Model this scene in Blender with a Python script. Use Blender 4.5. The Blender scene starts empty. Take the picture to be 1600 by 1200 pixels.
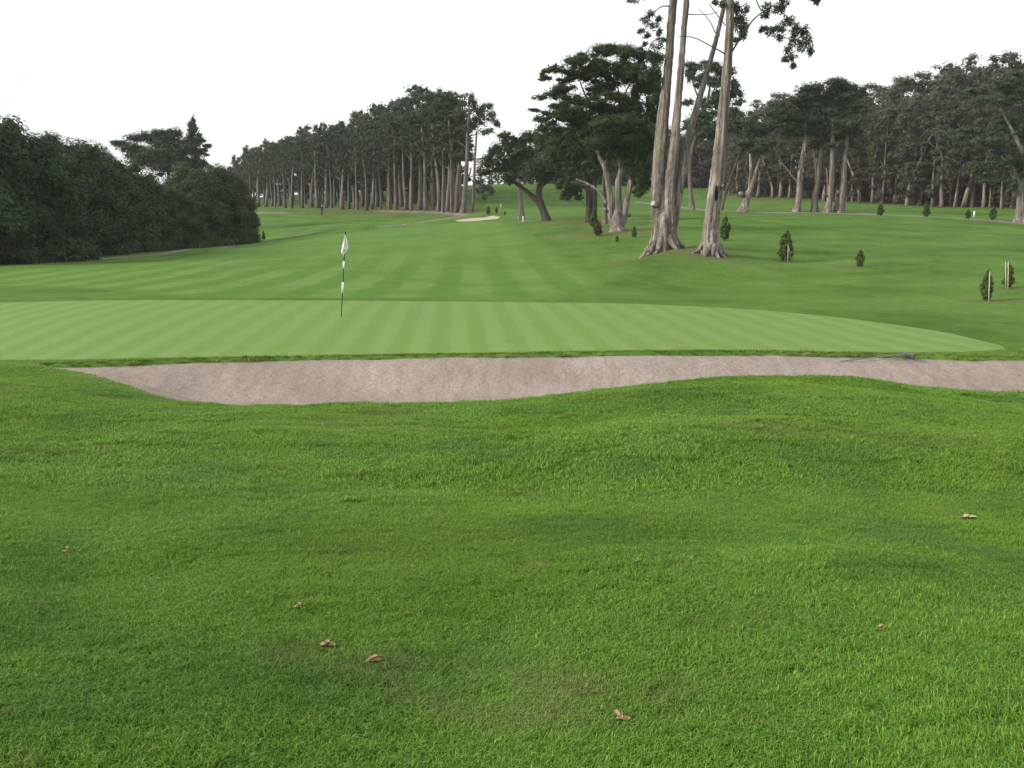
import bpy, bmesh, math, random
import numpy as np
from mathutils import Vector, Matrix, Euler
from mathutils.geometry import delaunay_2d_cdt

random.seed(7)
RNG = np.random.default_rng(7)
SC = bpy.context.scene
COL = SC.collection
R = math.radians

# ------------------------------------------------------------------ camera
F = 1600.0                                  # focal length in photo pixels (1600 wide)
PITCH = math.atan(250 / F)                  # horizon on photo row 350
cam = bpy.data.cameras.new('camera')
cam.sensor_width = 36.0
cam.lens = 36.0 * F / 1600
cam.clip_start = 0.05
cam.clip_end = 6000
camo = bpy.data.objects.new('camera', cam)
camo.rotation_euler = (R(90) - PITCH, 0, 0)
COL.objects.link(camo)
SC.camera = camo

# ------------------------------------------------------------------ light: bright thin overcast, weak sun from behind left
SUN_EL, SUN_AZ = 27.0, -76.0                # azimuth measured from straight ahead, negative to the left
world = bpy.data.worlds.new('World')
SC.world = world
world.use_nodes = True
wn, wl = world.node_tree.nodes, world.node_tree.links
wn.clear()
out = wn.new('ShaderNodeOutputWorld')
bg = wn.new('ShaderNodeBackground')
bg.inputs['Strength'].default_value = 0.08
sky = wn.new('ShaderNodeTexSky')
sky.sky_type = 'NISHITA'
sky.sun_disc = False
sky.sun_elevation = R(SUN_EL)
sky.sun_rotation = R(SUN_AZ)
sky.air_density = 1.0
sky.dust_density = 2.0
geo = wn.new('ShaderNodeTexCoord')
cn = wn.new('ShaderNodeTexNoise')
cn.inputs['Scale'].default_value = 1.6
cn.inputs['Detail'].default_value = 5
wl.new(geo.outputs['Generated'], cn.inputs['Vector'])
cr = wn.new('ShaderNodeMapRange')
cr.inputs['From Min'].default_value = 0.35
cr.inputs['From Max'].default_value = 0.7
cr.inputs['To Min'].default_value = 0.97
cr.inputs['To Max'].default_value = 0.80
wl.new(cn.outputs['Fac'], cr.inputs['Value'])
mixw = wn.new('ShaderNodeMix')
mixw.data_type = 'RGBA'
cm = wn.new('ShaderNodeMix')
cm.data_type = 'RGBA'
cm.inputs['A'].default_value = (7.9, 8.1, 8.5, 1)
cm.inputs['B'].default_value = (11.0, 11.0, 11.0, 1)
cr2 = wn.new('ShaderNodeMapRange')
cr2.inputs['From Min'].default_value = 0.38
cr2.inputs['From Max'].default_value = 0.55
wl.new(cn.outputs['Fac'], cr2.inputs['Value'])
wl.new(cr2.outputs['Result'], cm.inputs['Factor'])
wl.new(cm.outputs['Result'], mixw.inputs['B'])
wl.new(cr.outputs['Result'], mixw.inputs['Factor'])
wl.new(sky.outputs['Color'], mixw.inputs['A'])
wl.new(mixw.outputs['Result'], bg.inputs['Color'])
wl.new(bg.outputs['Background'], out.inputs['Surface'])

sun = bpy.data.lights.new('sun', 'SUN')
sun.energy = 3.2
sun.angle = R(16)
sun.color = (1.0, 0.93, 0.82)
suno = bpy.data.objects.new('sun', sun)
sd = Vector((math.sin(R(SUN_AZ)) * math.cos(R(SUN_EL)), -abs(math.cos(R(SUN_AZ))) * math.cos(R(SUN_EL)), math.sin(R(SUN_EL))))
suno.rotation_euler = sd.to_track_quat('Z', 'Y').to_euler()
sky.sun_rotation = math.atan2(sd.x, sd.y)
COL.objects.link(suno)

SC.view_settings.view_transform = 'Standard'
SC.view_settings.look = 'None'
SC.view_settings.gamma = 1
SC.view_settings.exposure = 0.5
SC.view_settings.use_curve_mapping = False
HAZE = 0.0002
SC.render.engine = 'CYCLES'
SC.cycles.volume_bounces = 0
SC.cycles.max_bounces = 6
SC.cycles.transparent_max_bounces = 4
SC.cycles.use_denoising = True

# ------------------------------------------------------------------ projection helpers (where things stand in the world)
CP, SP = math.cos(PITCH), math.sin(PITCH)


def P(px, py, Y):
    """world point at depth Y seen on photo pixel (px, py)"""
    yc = (600 - py) / F
    s = Y / (CP + yc * SP)
    return np.array(((px - 800) / F * s, Y, (-SP + yc * CP) * s))


# ------------------------------------------------------------------ terrain
CTRL = [  # photo column, photo row, depth in metres
    (0, 412, 75), (-250, 425, 68), (200, 398, 92), (280, 391, 103), (400, 379, 124), (330, 385, 115),
    (500, 440, 50), (800, 441, 50), (0, 444, 51), (1100, 440, 50), (1400, 440, 45), (1600, 440, 42), (-300, 450, 48),
    (500, 400, 75), (800, 400, 74), (1000, 405, 62), (1228, 408, 58), (1343, 417, 54), (1541, 469, 35), (1575, 451, 39), (1850, 455, 37),
    (500, 366, 115), (700, 365, 108), (850, 346, 112), (700, 346, 140), (965, 361, 90), (925, 347, 105),
    (1035, 391, 60), (1112, 396, 58), (1250, 366, 85), (1400, 366, 84), (1590, 349, 108), (1750, 350, 104),
    (500, 337, 176), (400, 335, 185), (722, 333, 160), (660, 329, 172), (572, 328, 188), (450, 325, 225), (390, 322, 252),
    (250, 330, 240), (0, 345, 200), (-250, 350, 200),
    (1170, 332, 128), (1250, 332, 128), (1310, 333, 126), (1450, 338, 120),
    (1150, 307, 200), (1240, 311, 190), (1420, 321, 172), (1570, 326, 160), (1800, 330, 150),
    (800, 320, 168), (850, 301, 208), (770, 293, 232), (1000, 302, 215), (905, 315, 188), (860, 287, 248), (1080, 309, 200),
    (900, 287, 300), (1200, 294, 250), (1420, 303, 215), (1600, 305, 200), (600, 301, 245), (700, 303, 215), (450, 306, 280), (350, 312, 300),
    # green and its surround
    (0, 563, 20.8), (400, 557, 20.8), (800, 551, 20.8), (1200, 549, 20.8), (1570, 546, 21.5), (1850, 548, 22), (-350, 570, 21.5),
    (0, 473, 34.5), (500, 470, 34.6), (1000, 475, 34), (1300, 495, 30), (533, 495, 28.5), (1450, 515, 26.5), (1700, 500, 29), (-350, 480, 33),
    (800, 510, 26), (100, 510, 26),
    # near rim of the bunker
    (60, 573, 19.3), (150, 586, 17.4), (200, 602, 15.8), (260, 625, 14.4), (430, 636, 13.2), (620, 633, 13), (800, 626, 13), (900, 615, 13),
    (1000, 601, 13.2), (1150, 588, 13.5), (1330, 595, 14), (1450, 608, 14.5), (1600, 613, 14.8), (1850, 615, 15.5), (-300, 595, 16),
    (0, 600, 14),
]
CW = [tuple(P(*c)) for c in CTRL]
for x, y, z in [(-2, -6, -1.7), (2, -6, -1.7), (0, -2, -1.63), (-8, -4, -1.7), (8, -4, -1.7), (0, 2, -1.63), (-3, 2.5, -1.66), (3, 2.5, -1.62),
                (0, 5, -1.70), (-2.5, 5, -1.70), (2.5, 5, -1.66), (-5, 6, -1.74), (5, 6, -1.72),
                (0, 8, -1.80), (-4, 9, -1.86), (2, 9, -1.72), (-2, 9, -1.86), (5.2, 9, -1.86), (2.4, 11, -1.76), (0.8, 11, -1.9), (-2, 11, -2.04), (5.5, 11.5, -2.05),
                (8, 8, -1.85), (-8, 8, -1.9),
                (-260, 400, 3), (-80, 420, 2.5), (120, 420, 14), (300, 350, 16), (0, 800, 6), (-500, 900, 0), (500, 900, 14), (0, 2000, 4), (-1500, 1800, 0), (1500, 1800, 6),
                (-200, 60, -2), (-90, 20, -2.2), (90, 20, -2.2), (200, 60, -1), (-60, -30, -2), (60, -30, -2)]:
    CW.append((x, y, z))
CW = np.array(CW)


def warp(x, y):
    y = np.maximum(y, -60.0)
    d = np.sqrt((y + 8 + np.abs(np.minimum(y, 0)) * 1.5) ** 2 + 16)
    return np.stack([np.clip(x / d, -2.5, 2.5) * 2.2, np.log(np.maximum(y + 70, 8) / 8.0) * 0.0 + np.log(np.sqrt((y + 2) ** 2 + 36) + (y > -2) * 0.0) * np.where(y > -2, 1, 1)], -1)


WC = warp(CW[:, 0], CW[:, 1])


def tps(d2):
    return 0.5 * d2 * np.log(np.maximum(d2, 1e-12))


def _fit():
    n = len(WC)
    K = tps(((WC[:, None] - WC[None]) ** 2).sum(-1)) + np.eye(n) * 2e-4
    Pm = np.hstack([np.ones((n, 1)), WC])
    A = np.block([[K, Pm], [Pm.T, np.zeros((3, 3))]])
    # fit the slope z / depth so that near and far are weighted alike
    sc = np.sqrt(CW[:, 1] ** 2 + 64)
    return np.linalg.solve(A, np.concatenate([CW[:, 2] / sc, np.zeros(3)]))


COEF = _fit()
NC = len(WC)


def vnoise(x, y, seed=0):
    xi, yi = np.floor(x).astype(np.int64), np.floor(y).astype(np.int64)
    fx, fy = x - xi, y - yi
    fx, fy = fx * fx * (3 - 2 * fx), fy * fy * (3 - 2 * fy)

    def h(a, b):
        n = (a * 374761393 + b * 668265263 + seed * 974711) & 0x7fffffff
        n = ((n ^ (n >> 13)) * 1274126177) & 0x7fffffff
        return ((n ^ (n >> 16)) & 0xffff) / 65535.0
    return (h(xi, yi) * (1 - fx) + h(xi + 1, yi) * fx) * (1 - fy) + (h(xi, yi + 1) * (1 - fx) + h(xi + 1, yi + 1) * fx) * fy - 0.5


def H0(x, y):
    x, y = np.asarray(x, float), np.asarray(y, float)
    w = warp(x, y)
    o = np.empty(x.shape)
    for i in range(0, len(x), 20000):
        ww = w[i:i + 20000]
        K = tps(((ww[:, None] - WC[None]) ** 2).sum(-1))
        o[i:i + 20000] = K @ COEF[:NC] + COEF[NC] + ww @ COEF[NC + 1:]
    return o * np.sqrt(y ** 2 + 64)


def sstep(t):
    t = np.clip(t, 0, 1)
    return t * t * (3 - 2 * t)


BUMPS = []


def H1(x, y):
    """terrain with small lumps, before green and bunker are cut"""
    x, y = np.asarray(x, float), np.asarray(y, float)
    z = H0(x, y)
    near = 1 - sstep((y - 13) / 5)
    z = z + near * (0.085 * vnoise(x * .62, y * .75, 1) + 0.038 * vnoise(x * 1.9 + 9, y * 1.9, 2) + 0.007 * vnoise(x * 4.3, y * 4.3, 3))
    for bx, by, sx, sy, am in BUMPS:
        z = z + am * np.exp(-((x - bx) / sx) ** 2 - ((y - by) / sy) ** 2)
    z = z + sstep((y - 36) / 20) * (0.22 * vnoise(x * .09, y * .09, 4) + 0.08 * vnoise(x * .3, y * .3, 5))
    return z


def hit(px, py, lo=3.0, hi=420.0):
    """where the line of sight through a photo pixel meets the ground"""
    Y = np.geomspace(lo, hi, 700)
    p = np.array([P(px, py, v) for v in Y])
    d = p[:, 2] - H1(p[:, 0], p[:, 1])
    k = np.nonzero(d < 0)[0]
    k = k[0] if len(k) else int(np.argmin(d[100:])) + 100
    if k > 0 and d[k] < 0:
        t = d[k - 1] / (d[k - 1] - d[k])
        return p[k - 1] + (p[k] - p[k - 1]) * t
    return p[k]


def catmull(pts, n=6, closed=True):
    pts = np.asarray(pts, float)
    m = len(pts)
    o = []
    for i in range(m if closed else m - 1):
        if closed:
            a, b, c, d = pts[(i - 1) % m], pts[i], pts[(i + 1) % m], pts[(i + 2) % m]
        else:
            a, b, c, d = pts[max(i - 1, 0)], pts[i], pts[i + 1], pts[min(i + 2, m - 1)]
        for k in range(n):
            t = k / n
            o.append(0.5 * ((2 * b) + (-a + c) * t + (2 * a - 5 * b + 4 * c - d) * t * t + (-a + 3 * b - 3 * c + d) * t ** 3))
    if not closed:
        o.append(pts[-1])
    return np.array(o)


def poly_px(L, n=6):
    return catmull([hit(*p)[:2] for p in L], n)


def inside(poly, x, y):
    c = np.zeros(len(x), bool)
    j = len(poly) - 1
    for i in range(len(poly)):
        xi, yi = poly[i]
        xj, yj = poly[j]
        if yi != yj:
            c ^= ((yi > y) != (yj > y)) & (x < (xj - xi) * (y - yi) / (yj - yi) + xi)
        j = i
    return c


def seg_dist(poly, x, y):
    d = np.full(len(x), 1e9)
    for i in range(len(poly)):
        a, b = poly[i], poly[(i + 1) % len(poly)]
        ab = b - a
        t = np.clip(((x - a[0]) * ab[0] + (y - a[1]) * ab[1]) / max(ab @ ab, 1e-9), 0, 1)
        d = np.minimum(d, np.hypot(x - a[0] - t * ab[0], y - a[1] - t * ab[1]))
    return d


def offset_poly(poly, dist):
    """moves a closed outline inwards"""
    n = len(poly)
    o = []
    area = 0.5 * sum(poly[i][0] * poly[(i + 1) % n][1] - poly[(i + 1) % n][0] * poly[i][1] for i in range(n))
    s = 1 if area > 0 else -1
    for i in range(n):
        t = poly[(i + 1) % n] - poly[i - 1]
        t = t / max(np.linalg.norm(t), 1e-9)
        o.append(poly[i] + s * dist * np.array((-t[1], t[0])))
    return np.array(o)


GREEN = poly_px([(-300, 572), (0, 563), (150, 561), (350, 557), (600, 553), (800, 550), (1000, 547), (1200, 547), (1400, 550), (1520, 549), (1570, 544),
                 (1535, 533), (1450, 515), (1300, 495), (1150, 482), (1000, 475), (800, 472), (600, 470), (300, 469), (0, 473), (-200, 480), (-330, 500)])
_far = [(62, 568.7), (120, 566.2), (200, 563.7), (300, 560.2), (400, 558.2), (500, 556.2), (600, 555.2), (700, 553.7), (800, 552.2), (900, 550.7), (1000, 549.3), (1100, 548.6), (1200, 549), (1300, 551), (1400, 553), (1480, 554.5), (1530, 557), (1600, 558), (1720, 561)]
_near = [(1900, 600), (1720, 614), (1600, 613), (1450, 608), (1330, 595), (1150, 588), (1000, 601), (900, 615), (800, 626), (620, 633), (430, 636), (330, 633), (260, 625), (200, 602), (150, 586)]
BUNK = catmull([hit(*p)[:2] for p in _far] + [P(a, b, y)[:2] for (a, b, y) in
               [(1850, 568, 19.3), (1880, 590, 17.2), (1800, 611, 15.4), (1600, 613, 14.8), (1450, 608, 14.5), (1330, 595, 14), (1150, 588, 13.5), (1000, 601, 13.2), (900, 615, 13),
                (800, 626, 13), (620, 633, 13), (430, 636, 13.2), (330, 633, 13.8), (260, 625, 14.4), (195, 602, 15.8), (135, 586, 17.4), (85, 577, 18.6)]], 6)
# ragged grass edge
_n = len(BUNK)
_t = np.arange(_n)
BUNK = BUNK + 0.05 * np.stack([vnoise(BUNK[:, 0] * 2.3, BUNK[:, 1] * 2.3, 11), vnoise(BUNK[:, 0] * 2.3, BUNK[:, 1] * 2.3, 12)], -1) * 2
BUNKIN = offset_poly(BUNK, 0.07)
FAIR = poly_px([(860, 468), (915, 455), (945, 441), (925, 424), (880, 395), (835, 368), (790, 347), (735, 346), (640, 355), (500, 370), (400, 386), (270, 404), (100, 418), (-150, 428), (-280, 440),
                (0, 447), (150, 452), (260, 463), (400, 466), (650, 467.5)])
FARB = poly_px([(712, 344.5), (735, 341), (757, 339.5), (770, 337), (781, 338.5), (775, 342), (750, 344.5), (725, 346)], 4)


def strip_poly(px_pts, width):
    c = catmull([hit(*p)[:2] for p in px_pts], 8, closed=False)
    t = np.gradient(c, axis=0)
    t /= np.maximum(np.linalg.norm(t, axis=1, keepdims=True), 1e-9)
    n = np.stack([-t[:, 1], t[:, 0]], -1)
    w = width / 2
    return np.vstack([c + n * w, (c - n * w)[::-1]])


PATH_L = strip_poly([(120, 408), (200, 401), (290, 394), (400, 380.5), (460, 369.5), (510, 362), (595, 354.5), (640, 350.5), (690, 342.5), (726, 337.2)], 1.5)
PATH_L2 = strip_poly([(728, 336.6), (705, 333.6), (650, 331.2), (590, 329.8)], 2.0)
PATH_R = strip_poly([(990, 315), (1040, 321), (1100, 328), (1200, 331.5), (1330, 334), (1450, 338.5), (1540, 344), (1640, 351), (1800, 362)], 2.0)
PATH_F = strip_poly([(330, 332.5), (400, 332.2), (450, 333.0)], 3.0)


for _c, _o, _sx, _am in (((550, 359), 5, 4.5, .45), ((658, 347.5), 5, 2.0, .35), ((310, 391), 4, 3.5, .3)):
    _p = hit(*_c)
    BUMPS.append((_p[0] * (1 - _o / _p[1]), _p[1] - _o, _sx, 3.0, _am))
for _c, _sx, _sy, _am in (((130, 662), 1.0, .7, -.13), ((420, 690), 1.6, .6, .08), ((560, 745), 1.5, .5, -.07), ((1120, 690), 1.7, 1.0, .10), ((850, 760), 1.1, .6, -.06), ((1380, 760), 1.2, .8, -.08),
                            ((350, 860), .8, .45, .06), ((900, 900), .9, .4, .05), ((560, 960), .7, .3, -.05), ((120, 900), .6, .4, -.06), ((1300, 900), .8, .4, .06)):
    _p = hit(*_c)
    BUMPS.append((_p[0], _p[1], _sx, _sy, _am))


def H(x, y):
    """finished ground height"""
    x, y = np.atleast_1d(np.asarray(x, float)), np.atleast_1d(np.asarray(y, float))
    z = H1(x, y)
    near = (y > 9) & (y < 24) & (np.abs(x) < 18)
    if near.any():
        xs, ys = x[near], y[near]
        ins = inside(BUNK, xs, ys)
        d = seg_dist(BUNK, xs, ys) * np.where(ins, 1, 0)
        lip = 0.04 + 0.05 * sstep((ys - 16.5) / 2.5) * (0.75 + 0.9 * vnoise(xs * .8, ys * .8, 21))
        drop = lip * sstep(d / 0.07) + 0.50 * sstep((d - 0.07) / 2.0)
        drop = drop + ins * sstep(d / .3) * (0.09 * vnoise(xs * .9, ys * 1.2, 22) + 0.045 * vnoise(xs * 2.8, ys * 2.8, 23))
        z[near] = z[near] - drop
    inf = (y > 100) & (y < 190) & (np.abs(x) < 40)
    if inf.any():
        xs, ys = x[inf], y[inf]
        d = seg_dist(FARB, xs, ys) * np.where(inside(FARB, xs, ys), 1, 0)
        z[inf] = z[inf] - 0.15 * sstep(d / 1.0)
    return z


def hz(x, y):
    return float(H([x], [y])[0])


# ------------------------------------------------------------------ object helpers
def tag(o, label=None, cat=None, group=None, kind=None):
    if label:
        o['label'] = label
    if cat:
        o['category'] = cat
    if group:
        o['group'] = group
    if kind:
        o['kind'] = kind
    return o


def thing(name, loc, label, cat, group=None, rz=0.0, scale=None):
    o = bpy.data.objects.new(name, None)
    o.empty_display_size = 0.3
    COL.objects.link(o)
    o.location = [float(v) for v in loc]
    o.rotation_euler = (0, 0, rz)
    if scale is not None:
        o.scale = scale
    return tag(o, label, cat, group)


def make_mesh(name, V, Fc, mats, smooth=True, tint=None, midx=None):
    V = np.asarray(V, np.float32)
    me = bpy.data.meshes.new(name)
    me.vertices.add(len(V))
    me.vertices.foreach_set('co', V.ravel())
    if isinstance(Fc, np.ndarray):
        k = Fc.shape[1]
        n = len(Fc)
        li = Fc.astype(np.int32).ravel()
        st = np.arange(n, dtype=np.int32) * k
        tot = None
    else:
        n = len(Fc)
        li = np.array([i for f in Fc for i in f], np.int32)
        ln = np.array([len(f) for f in Fc], np.int32)
        st = np.concatenate([[0], np.cumsum(ln)[:-1]]).astype(np.int32)
    me.loops.add(len(li))
    me.loops.foreach_set('vertex_index', li)
    me.polygons.add(n)
    me.polygons.foreach_set('loop_start', st)
    me.polygons.foreach_set('use_smooth', np.full(n, bool(smooth)))
    for m in (mats if isinstance(mats, (list, tuple)) else [mats]):
        me.materials.append(m)
    if midx is not None:
        me.polygons.foreach_set('material_index', np.asarray(midx, np.int32))
    me.update(calc_edges=True)
    if tint is not None:
        a = me.attributes.new('tint', 'FLOAT', 'FACE')
        a.data.foreach_set('value', np.asarray(tint, np.float32))
    return me


def link(name, me, parent=None, loc=None):
    o = bpy.data.objects.new(name, me)
    COL.objects.link(o)
    if parent is not None:
        o.parent = parent
    if loc is not None:
        o.location = [float(v) for v in loc]
    return o


class MB:
    """collects shapes into one mesh"""

    def __init__(s):
        s.V, s.F, s.n = [], [], 0

    def add(s, V, Fc):
        V = np.asarray(V, float)
        s.V.append(V)
        s.F += [tuple(int(i) + s.n for i in f) for f in Fc]
        s.n += len(V)

    def tube(s, pts, rad, n=10, flute=0.0, k=5, seed=0, cap=True, rough=0.0, root=0.0, rootk=6):
        pts = np.asarray(pts, float)
        rad = np.asarray(rad, float)
        m = len(pts)
        t = np.gradient(pts, axis=0)
        t /= np.maximum(np.linalg.norm(t, axis=1, keepdims=True), 1e-9)
        ref = np.array((1.0, 0, 0)) if abs(t[0][0]) < 0.8 else np.array((0, 1.0, 0))
        rg = np.random.default_rng(seed)
        ph = rg.uniform(0, 6.28, 6)
        th = np.linspace(0, 2 * np.pi, n, endpoint=False)
        L = np.concatenate([[0], np.cumsum(np.linalg.norm(np.diff(pts, axis=0), axis=1))])
        V = []
        for i in range(m):
            u = ref - t[i] * (ref @ t[i])
            u /= np.linalg.norm(u)
            v = np.cross(t[i], u)
            tw = L[i] * 0.12
            f = 1 + flute * (0.6 * np.sin(k * th + ph[0] + tw) + 0.4 * np.sin((k + 3) * th + ph[1] - tw * 1.7))
            if rough:
                f = f + rough * rg.normal(0, 1, n)
            if root:
                a = root * math.exp(-L[i] / max(rad[0] * 0.8, .05))
                f = f + a * np.clip(np.sin(rootk * th + ph[2]) + 0.5 * np.sin((rootk - 3) * th + ph[3]), -0.3, 1.5)
            r = rad[i] * f
            V.append(pts[i] + np.outer(r * np.cos(th), u) + np.outer(r * np.sin(th), v))
        V = np.vstack(V)
        Fc = []
        for i in range(m - 1):
            for j in range(n):
                a, b = i * n + j, i * n + (j + 1) % n
                Fc.append((a, b, b + n, a + n))
        if cap:
            Fc.append(tuple(range(n))[::-1])
            Fc.append(tuple(range((m - 1) * n, m * n)))
        s.add(V, Fc)
        return s

    def box(s, c, d, rot=None):
        V = np.array([(x, y, z) for z in (-.5, .5) for y in (-.5, .5) for x in (-.5, .5)]) * np.asarray(d)
        if rot is not None:
            V = V @ np.array(rot.to_matrix()).T
        V = V + np.asarray(c)
        s.add(V, [(0, 2, 3, 1), (4, 5, 7, 6), (0, 1, 5, 4), (2, 6, 7, 3), (0, 4, 6, 2), (1, 3, 7, 5)])
        return s

    def mesh(s, name, mat, smooth=True):
        return make_mesh(name, np.vstack(s.V), s.F, mat, smooth)

    def build(s, name, mat, parent=None, smooth=True):
        return link(name, s.mesh(name, mat, smooth), parent)


# ------------------------------------------------------------------ materials
def mat_new(name):
    m = bpy.data.materials.new(name)
    m.use_nodes = True
    nt = m.node_tree
    nt.nodes.clear()
    return m, nt.nodes, nt.links


def N(nodes, typ, **kw):
    n = nodes.new(typ)
    for k, v in kw.items():
        setattr(n, k, v)
    return n


def ramp(nodes, stops):
    r = nodes.new('ShaderNodeValToRGB')
    e = r.color_ramp.elements
    while len(e) < len(stops):
        e.new(0.5)
    for i, (p, c) in enumerate(stops):
        e[i].position = p
        e[i].color = (*c, 1)
    return r


def mixc(nodes, links, fac, a, b, mode='MIX'):
    m = nodes.new('ShaderNodeMix')
    m.data_type = 'RGBA'
    m.blend_type = mode
    for s, v in (('Factor', fac), ('A', a), ('B', b)):
        if isinstance(v, (int, float)):
            m.inputs[s].default_value = v
        elif isinstance(v, tuple):
            m.inputs[s].default_value = (*v, 1)
        else:
            links.new(v, m.inputs[s])
    return m.outputs['Result']


def noise(nodes, links, scale, detail=4, vec=None, rough=0.55):
    t = nodes.new('ShaderNodeTexNoise')
    t.inputs['Scale'].default_value = scale
    t.inputs['Detail'].default_value = detail
    t.inputs['Roughness'].default_value = rough
    if vec is not None:
        links.new(vec, t.inputs['Vector'])
    return t.outputs['Fac']


def mrange(nodes, links, v, a, b, c=0.0, d=1.0, smooth=True):
    t = nodes.new('ShaderNodeMapRange')
    if smooth:
        t.interpolation_type = 'SMOOTHSTEP'
    for k, x in (('From Min', a), ('From Max', b), ('To Min', c), ('To Max', d)):
        t.inputs[k].default_value = x
    links.new(v, t.inputs['Value'])
    return t.outputs['Result']


def mth(nodes, links, op, a, b=None):
    t = nodes.new('ShaderNodeMath')
    t.operation = op
    for i, v in enumerate((a, b)):
        if v is None:
            continue
        if isinstance(v, (int, float)):
            t.inputs[i].default_value = v
        else:
            links.new(v, t.inputs[i])
    return t.outputs[0]


def surf(nodes, links, color, rough=0.9, spec=0.15, bump=None, bstr=0.3, bdist=0.02):
    b = nodes.new('ShaderNodeBsdfPrincipled')
    b.inputs['Roughness'].default_value = rough
    b.inputs['Specular IOR Level'].default_value = spec
    if isinstance(color, tuple):
        b.inputs['Base Color'].default_value = (*color, 1)
    else:
        links.new(color, b.inputs['Base Color'])
    if bump is not None:
        bn = nodes.new('ShaderNodeBump')
        bn.inputs['Strength'].default_value = bstr
        bn.inputs['Distance'].default_value = bdist
        links.new(bump, bn.inputs['Height'])
        links.new(bn.outputs['Normal'], b.inputs['Normal'])
    o = nodes.new('ShaderNodeOutputMaterial')
    links.new(b.outputs['BSDF'], o.inputs['Surface'])
    return b


def plain(name, c, rough=0.6, spec=0.3):
    m, n, l = mat_new(name)
    surf(n, l, c, rough, spec)
    return m


def pos_node(n):
    return n.new('ShaderNodeNewGeometry').outputs['Position']


def scaled(n, l, vec, s):
    t = n.new('ShaderNodeMapping')
    t.inputs['Scale'].default_value = s
    l.new(vec, t.inputs['Vector'])
    return t.outputs['Vector']


# colours of the turf (linear)
def mat_rough():
    m, n, l = mat_new('rough_turf')
    p = pos_node(n)
    a = noise(n, l, 0.22, 5, scaled(n, l, p, (1, .6, 0)), .65)
    b = noise(n, l, 0.9, 5, p)
    c = noise(n, l, 14, 5, p, .7)
    r1 = ramp(n, [(0.36, (.050, .114, .018)), (0.5, (.086, .170, .032)), (0.64, (.126, .212, .048))])
    l.new(a, r1.inputs['Fac'])
    col = mixc(n, l, mrange(n, l, b, .45, .68, 0, .6), r1.outputs['Color'], (.115, .178, .038))
    col = mixc(n, l, mrange(n, l, c, .35, .7, 0, .35), col, (.065, .120, .020))
    d2 = noise(n, l, 3.2, 6, scaled(n, l, p, (1, 1.8, 1)), .7)
    col = mixc(n, l, mrange(n, l, d2, .44, .62, 0, .6), col, (.054, .112, .019))
    lt = N(n, 'ShaderNodeAttribute', attribute_name='litter')
    lf = mth(n, l, 'MULTIPLY', lt.outputs['Fac'], mrange(n, l, noise(n, l, 1.3, 6, p, .7), .3, .62))
    col = mixc(n, l, lf, col, (.120, .092, .058))
    surf(n, l, col, 1.0, 0.05, c, .5, .03)
    return m


def mat_fairway():
    m, n, l = mat_new('fairway_turf')
    p = pos_node(n)
    s = n.new('ShaderNodeSeparateXYZ')
    l.new(p, s.inputs[0])
    ang = math.atan2(735 - 800, F)
    u = mth(n, l, 'ADD', mth(n, l, 'MULTIPLY', s.outputs[0], math.cos(ang)), mth(n, l, 'MULTIPLY', s.outputs[1], -math.sin(ang)))
    w = noise(n, l, .3, 2, p)
    u = mth(n, l, 'ADD', u, mth(n, l, 'MULTIPLY', w, .8))
    sn = mth(n, l, 'SINE', mth(n, l, 'MULTIPLY', u, 2 * math.pi / 2.75))
    st = mrange(n, l, sn, -.55, .55)
    fade = mrange(n, l, s.outputs[1], 52, 92, 1, .12)
    st = mth(n, l, 'ADD', mth(n, l, 'MULTIPLY', mth(n, l, 'SUBTRACT', st, .5), fade), .5)
    col = mixc(n, l, st, (.082, .178, .028), (.138, .228, .064))
    a = noise(n, l, 0.16, 6, scaled(n, l, p, (1, .6, 0)), .65)
    b = noise(n, l, .8, 6, p, .65)
    col = mixc(n, l, mrange(n, l, a, .42, .62, 0, .7), col, (.076, .156, .025))
    col = mixc(n, l, mrange(n, l, b, .45, .66, 0, .55), col, (.130, .205, .048))
    fr = noise(n, l, 5, 6, scaled(n, l, p, (1, 2, 1)), .7)
    col = mixc(n, l, mrange(n, l, fr, .42, .62, 0, .5), col, (.074, .150, .024))
    ed = N(n, 'ShaderNodeAttribute', attribute_name='edge')
    ef = mth(n, l, 'ADD', ed.outputs['Fac'], mth(n, l, 'MULTIPLY', mth(n, l, 'SUBTRACT', noise(n, l, .8, 4, p), .5), 1.6))
    col = mixc(n, l, mrange(n, l, ef, .1, 1.5, .9, 0), col, (.082, .156, .029))
    surf(n, l, col, 1.0, 0.05, noise(n, l, 30, 4, p), .3, .01)
    return m


def mat_green():
    m, n, l = mat_new('green_turf')
    p = pos_node(n)
    s = n.new('ShaderNodeSeparateXYZ')
    l.new(p, s.inputs[0])
    ang = math.atan2(712 - 800, F)
    u = mth(n, l, 'ADD', mth(n, l, 'MULTIPLY', s.outputs[0], math.cos(ang)), mth(n, l, 'MULTIPLY', s.outputs[1], -math.sin(ang)))
    w = noise(n, l, .8, 2, p)
    u = mth(n, l, 'ADD', u, mth(n, l, 'MULTIPLY', w, .30))
    sn = mth(n, l, 'SINE', mth(n, l, 'MULTIPLY', u, 2 * math.pi / 0.86))
    st = mrange(n, l, sn, -.6, .6)
    col = mixc(n, l, st, (.136, .232, .058), (.164, .254, .084))
    a = noise(n, l, .25, 4, p)
    b = noise(n, l, 3.5, 6, scaled(n, l, p, (1, 3.0, 1)), .7)
    col = mixc(n, l, mrange(n, l, a, .35, .7, 0, .3), col, (.165, .246, .066))
    col = mixc(n, l, mrange(n, l, b, .35, .7, 0, .3), col, (.136, .218, .058))
    surf(n, l, col, 1.0, 0.05, noise(n, l, 60, 3, p), .2, .005)
    return m


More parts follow.
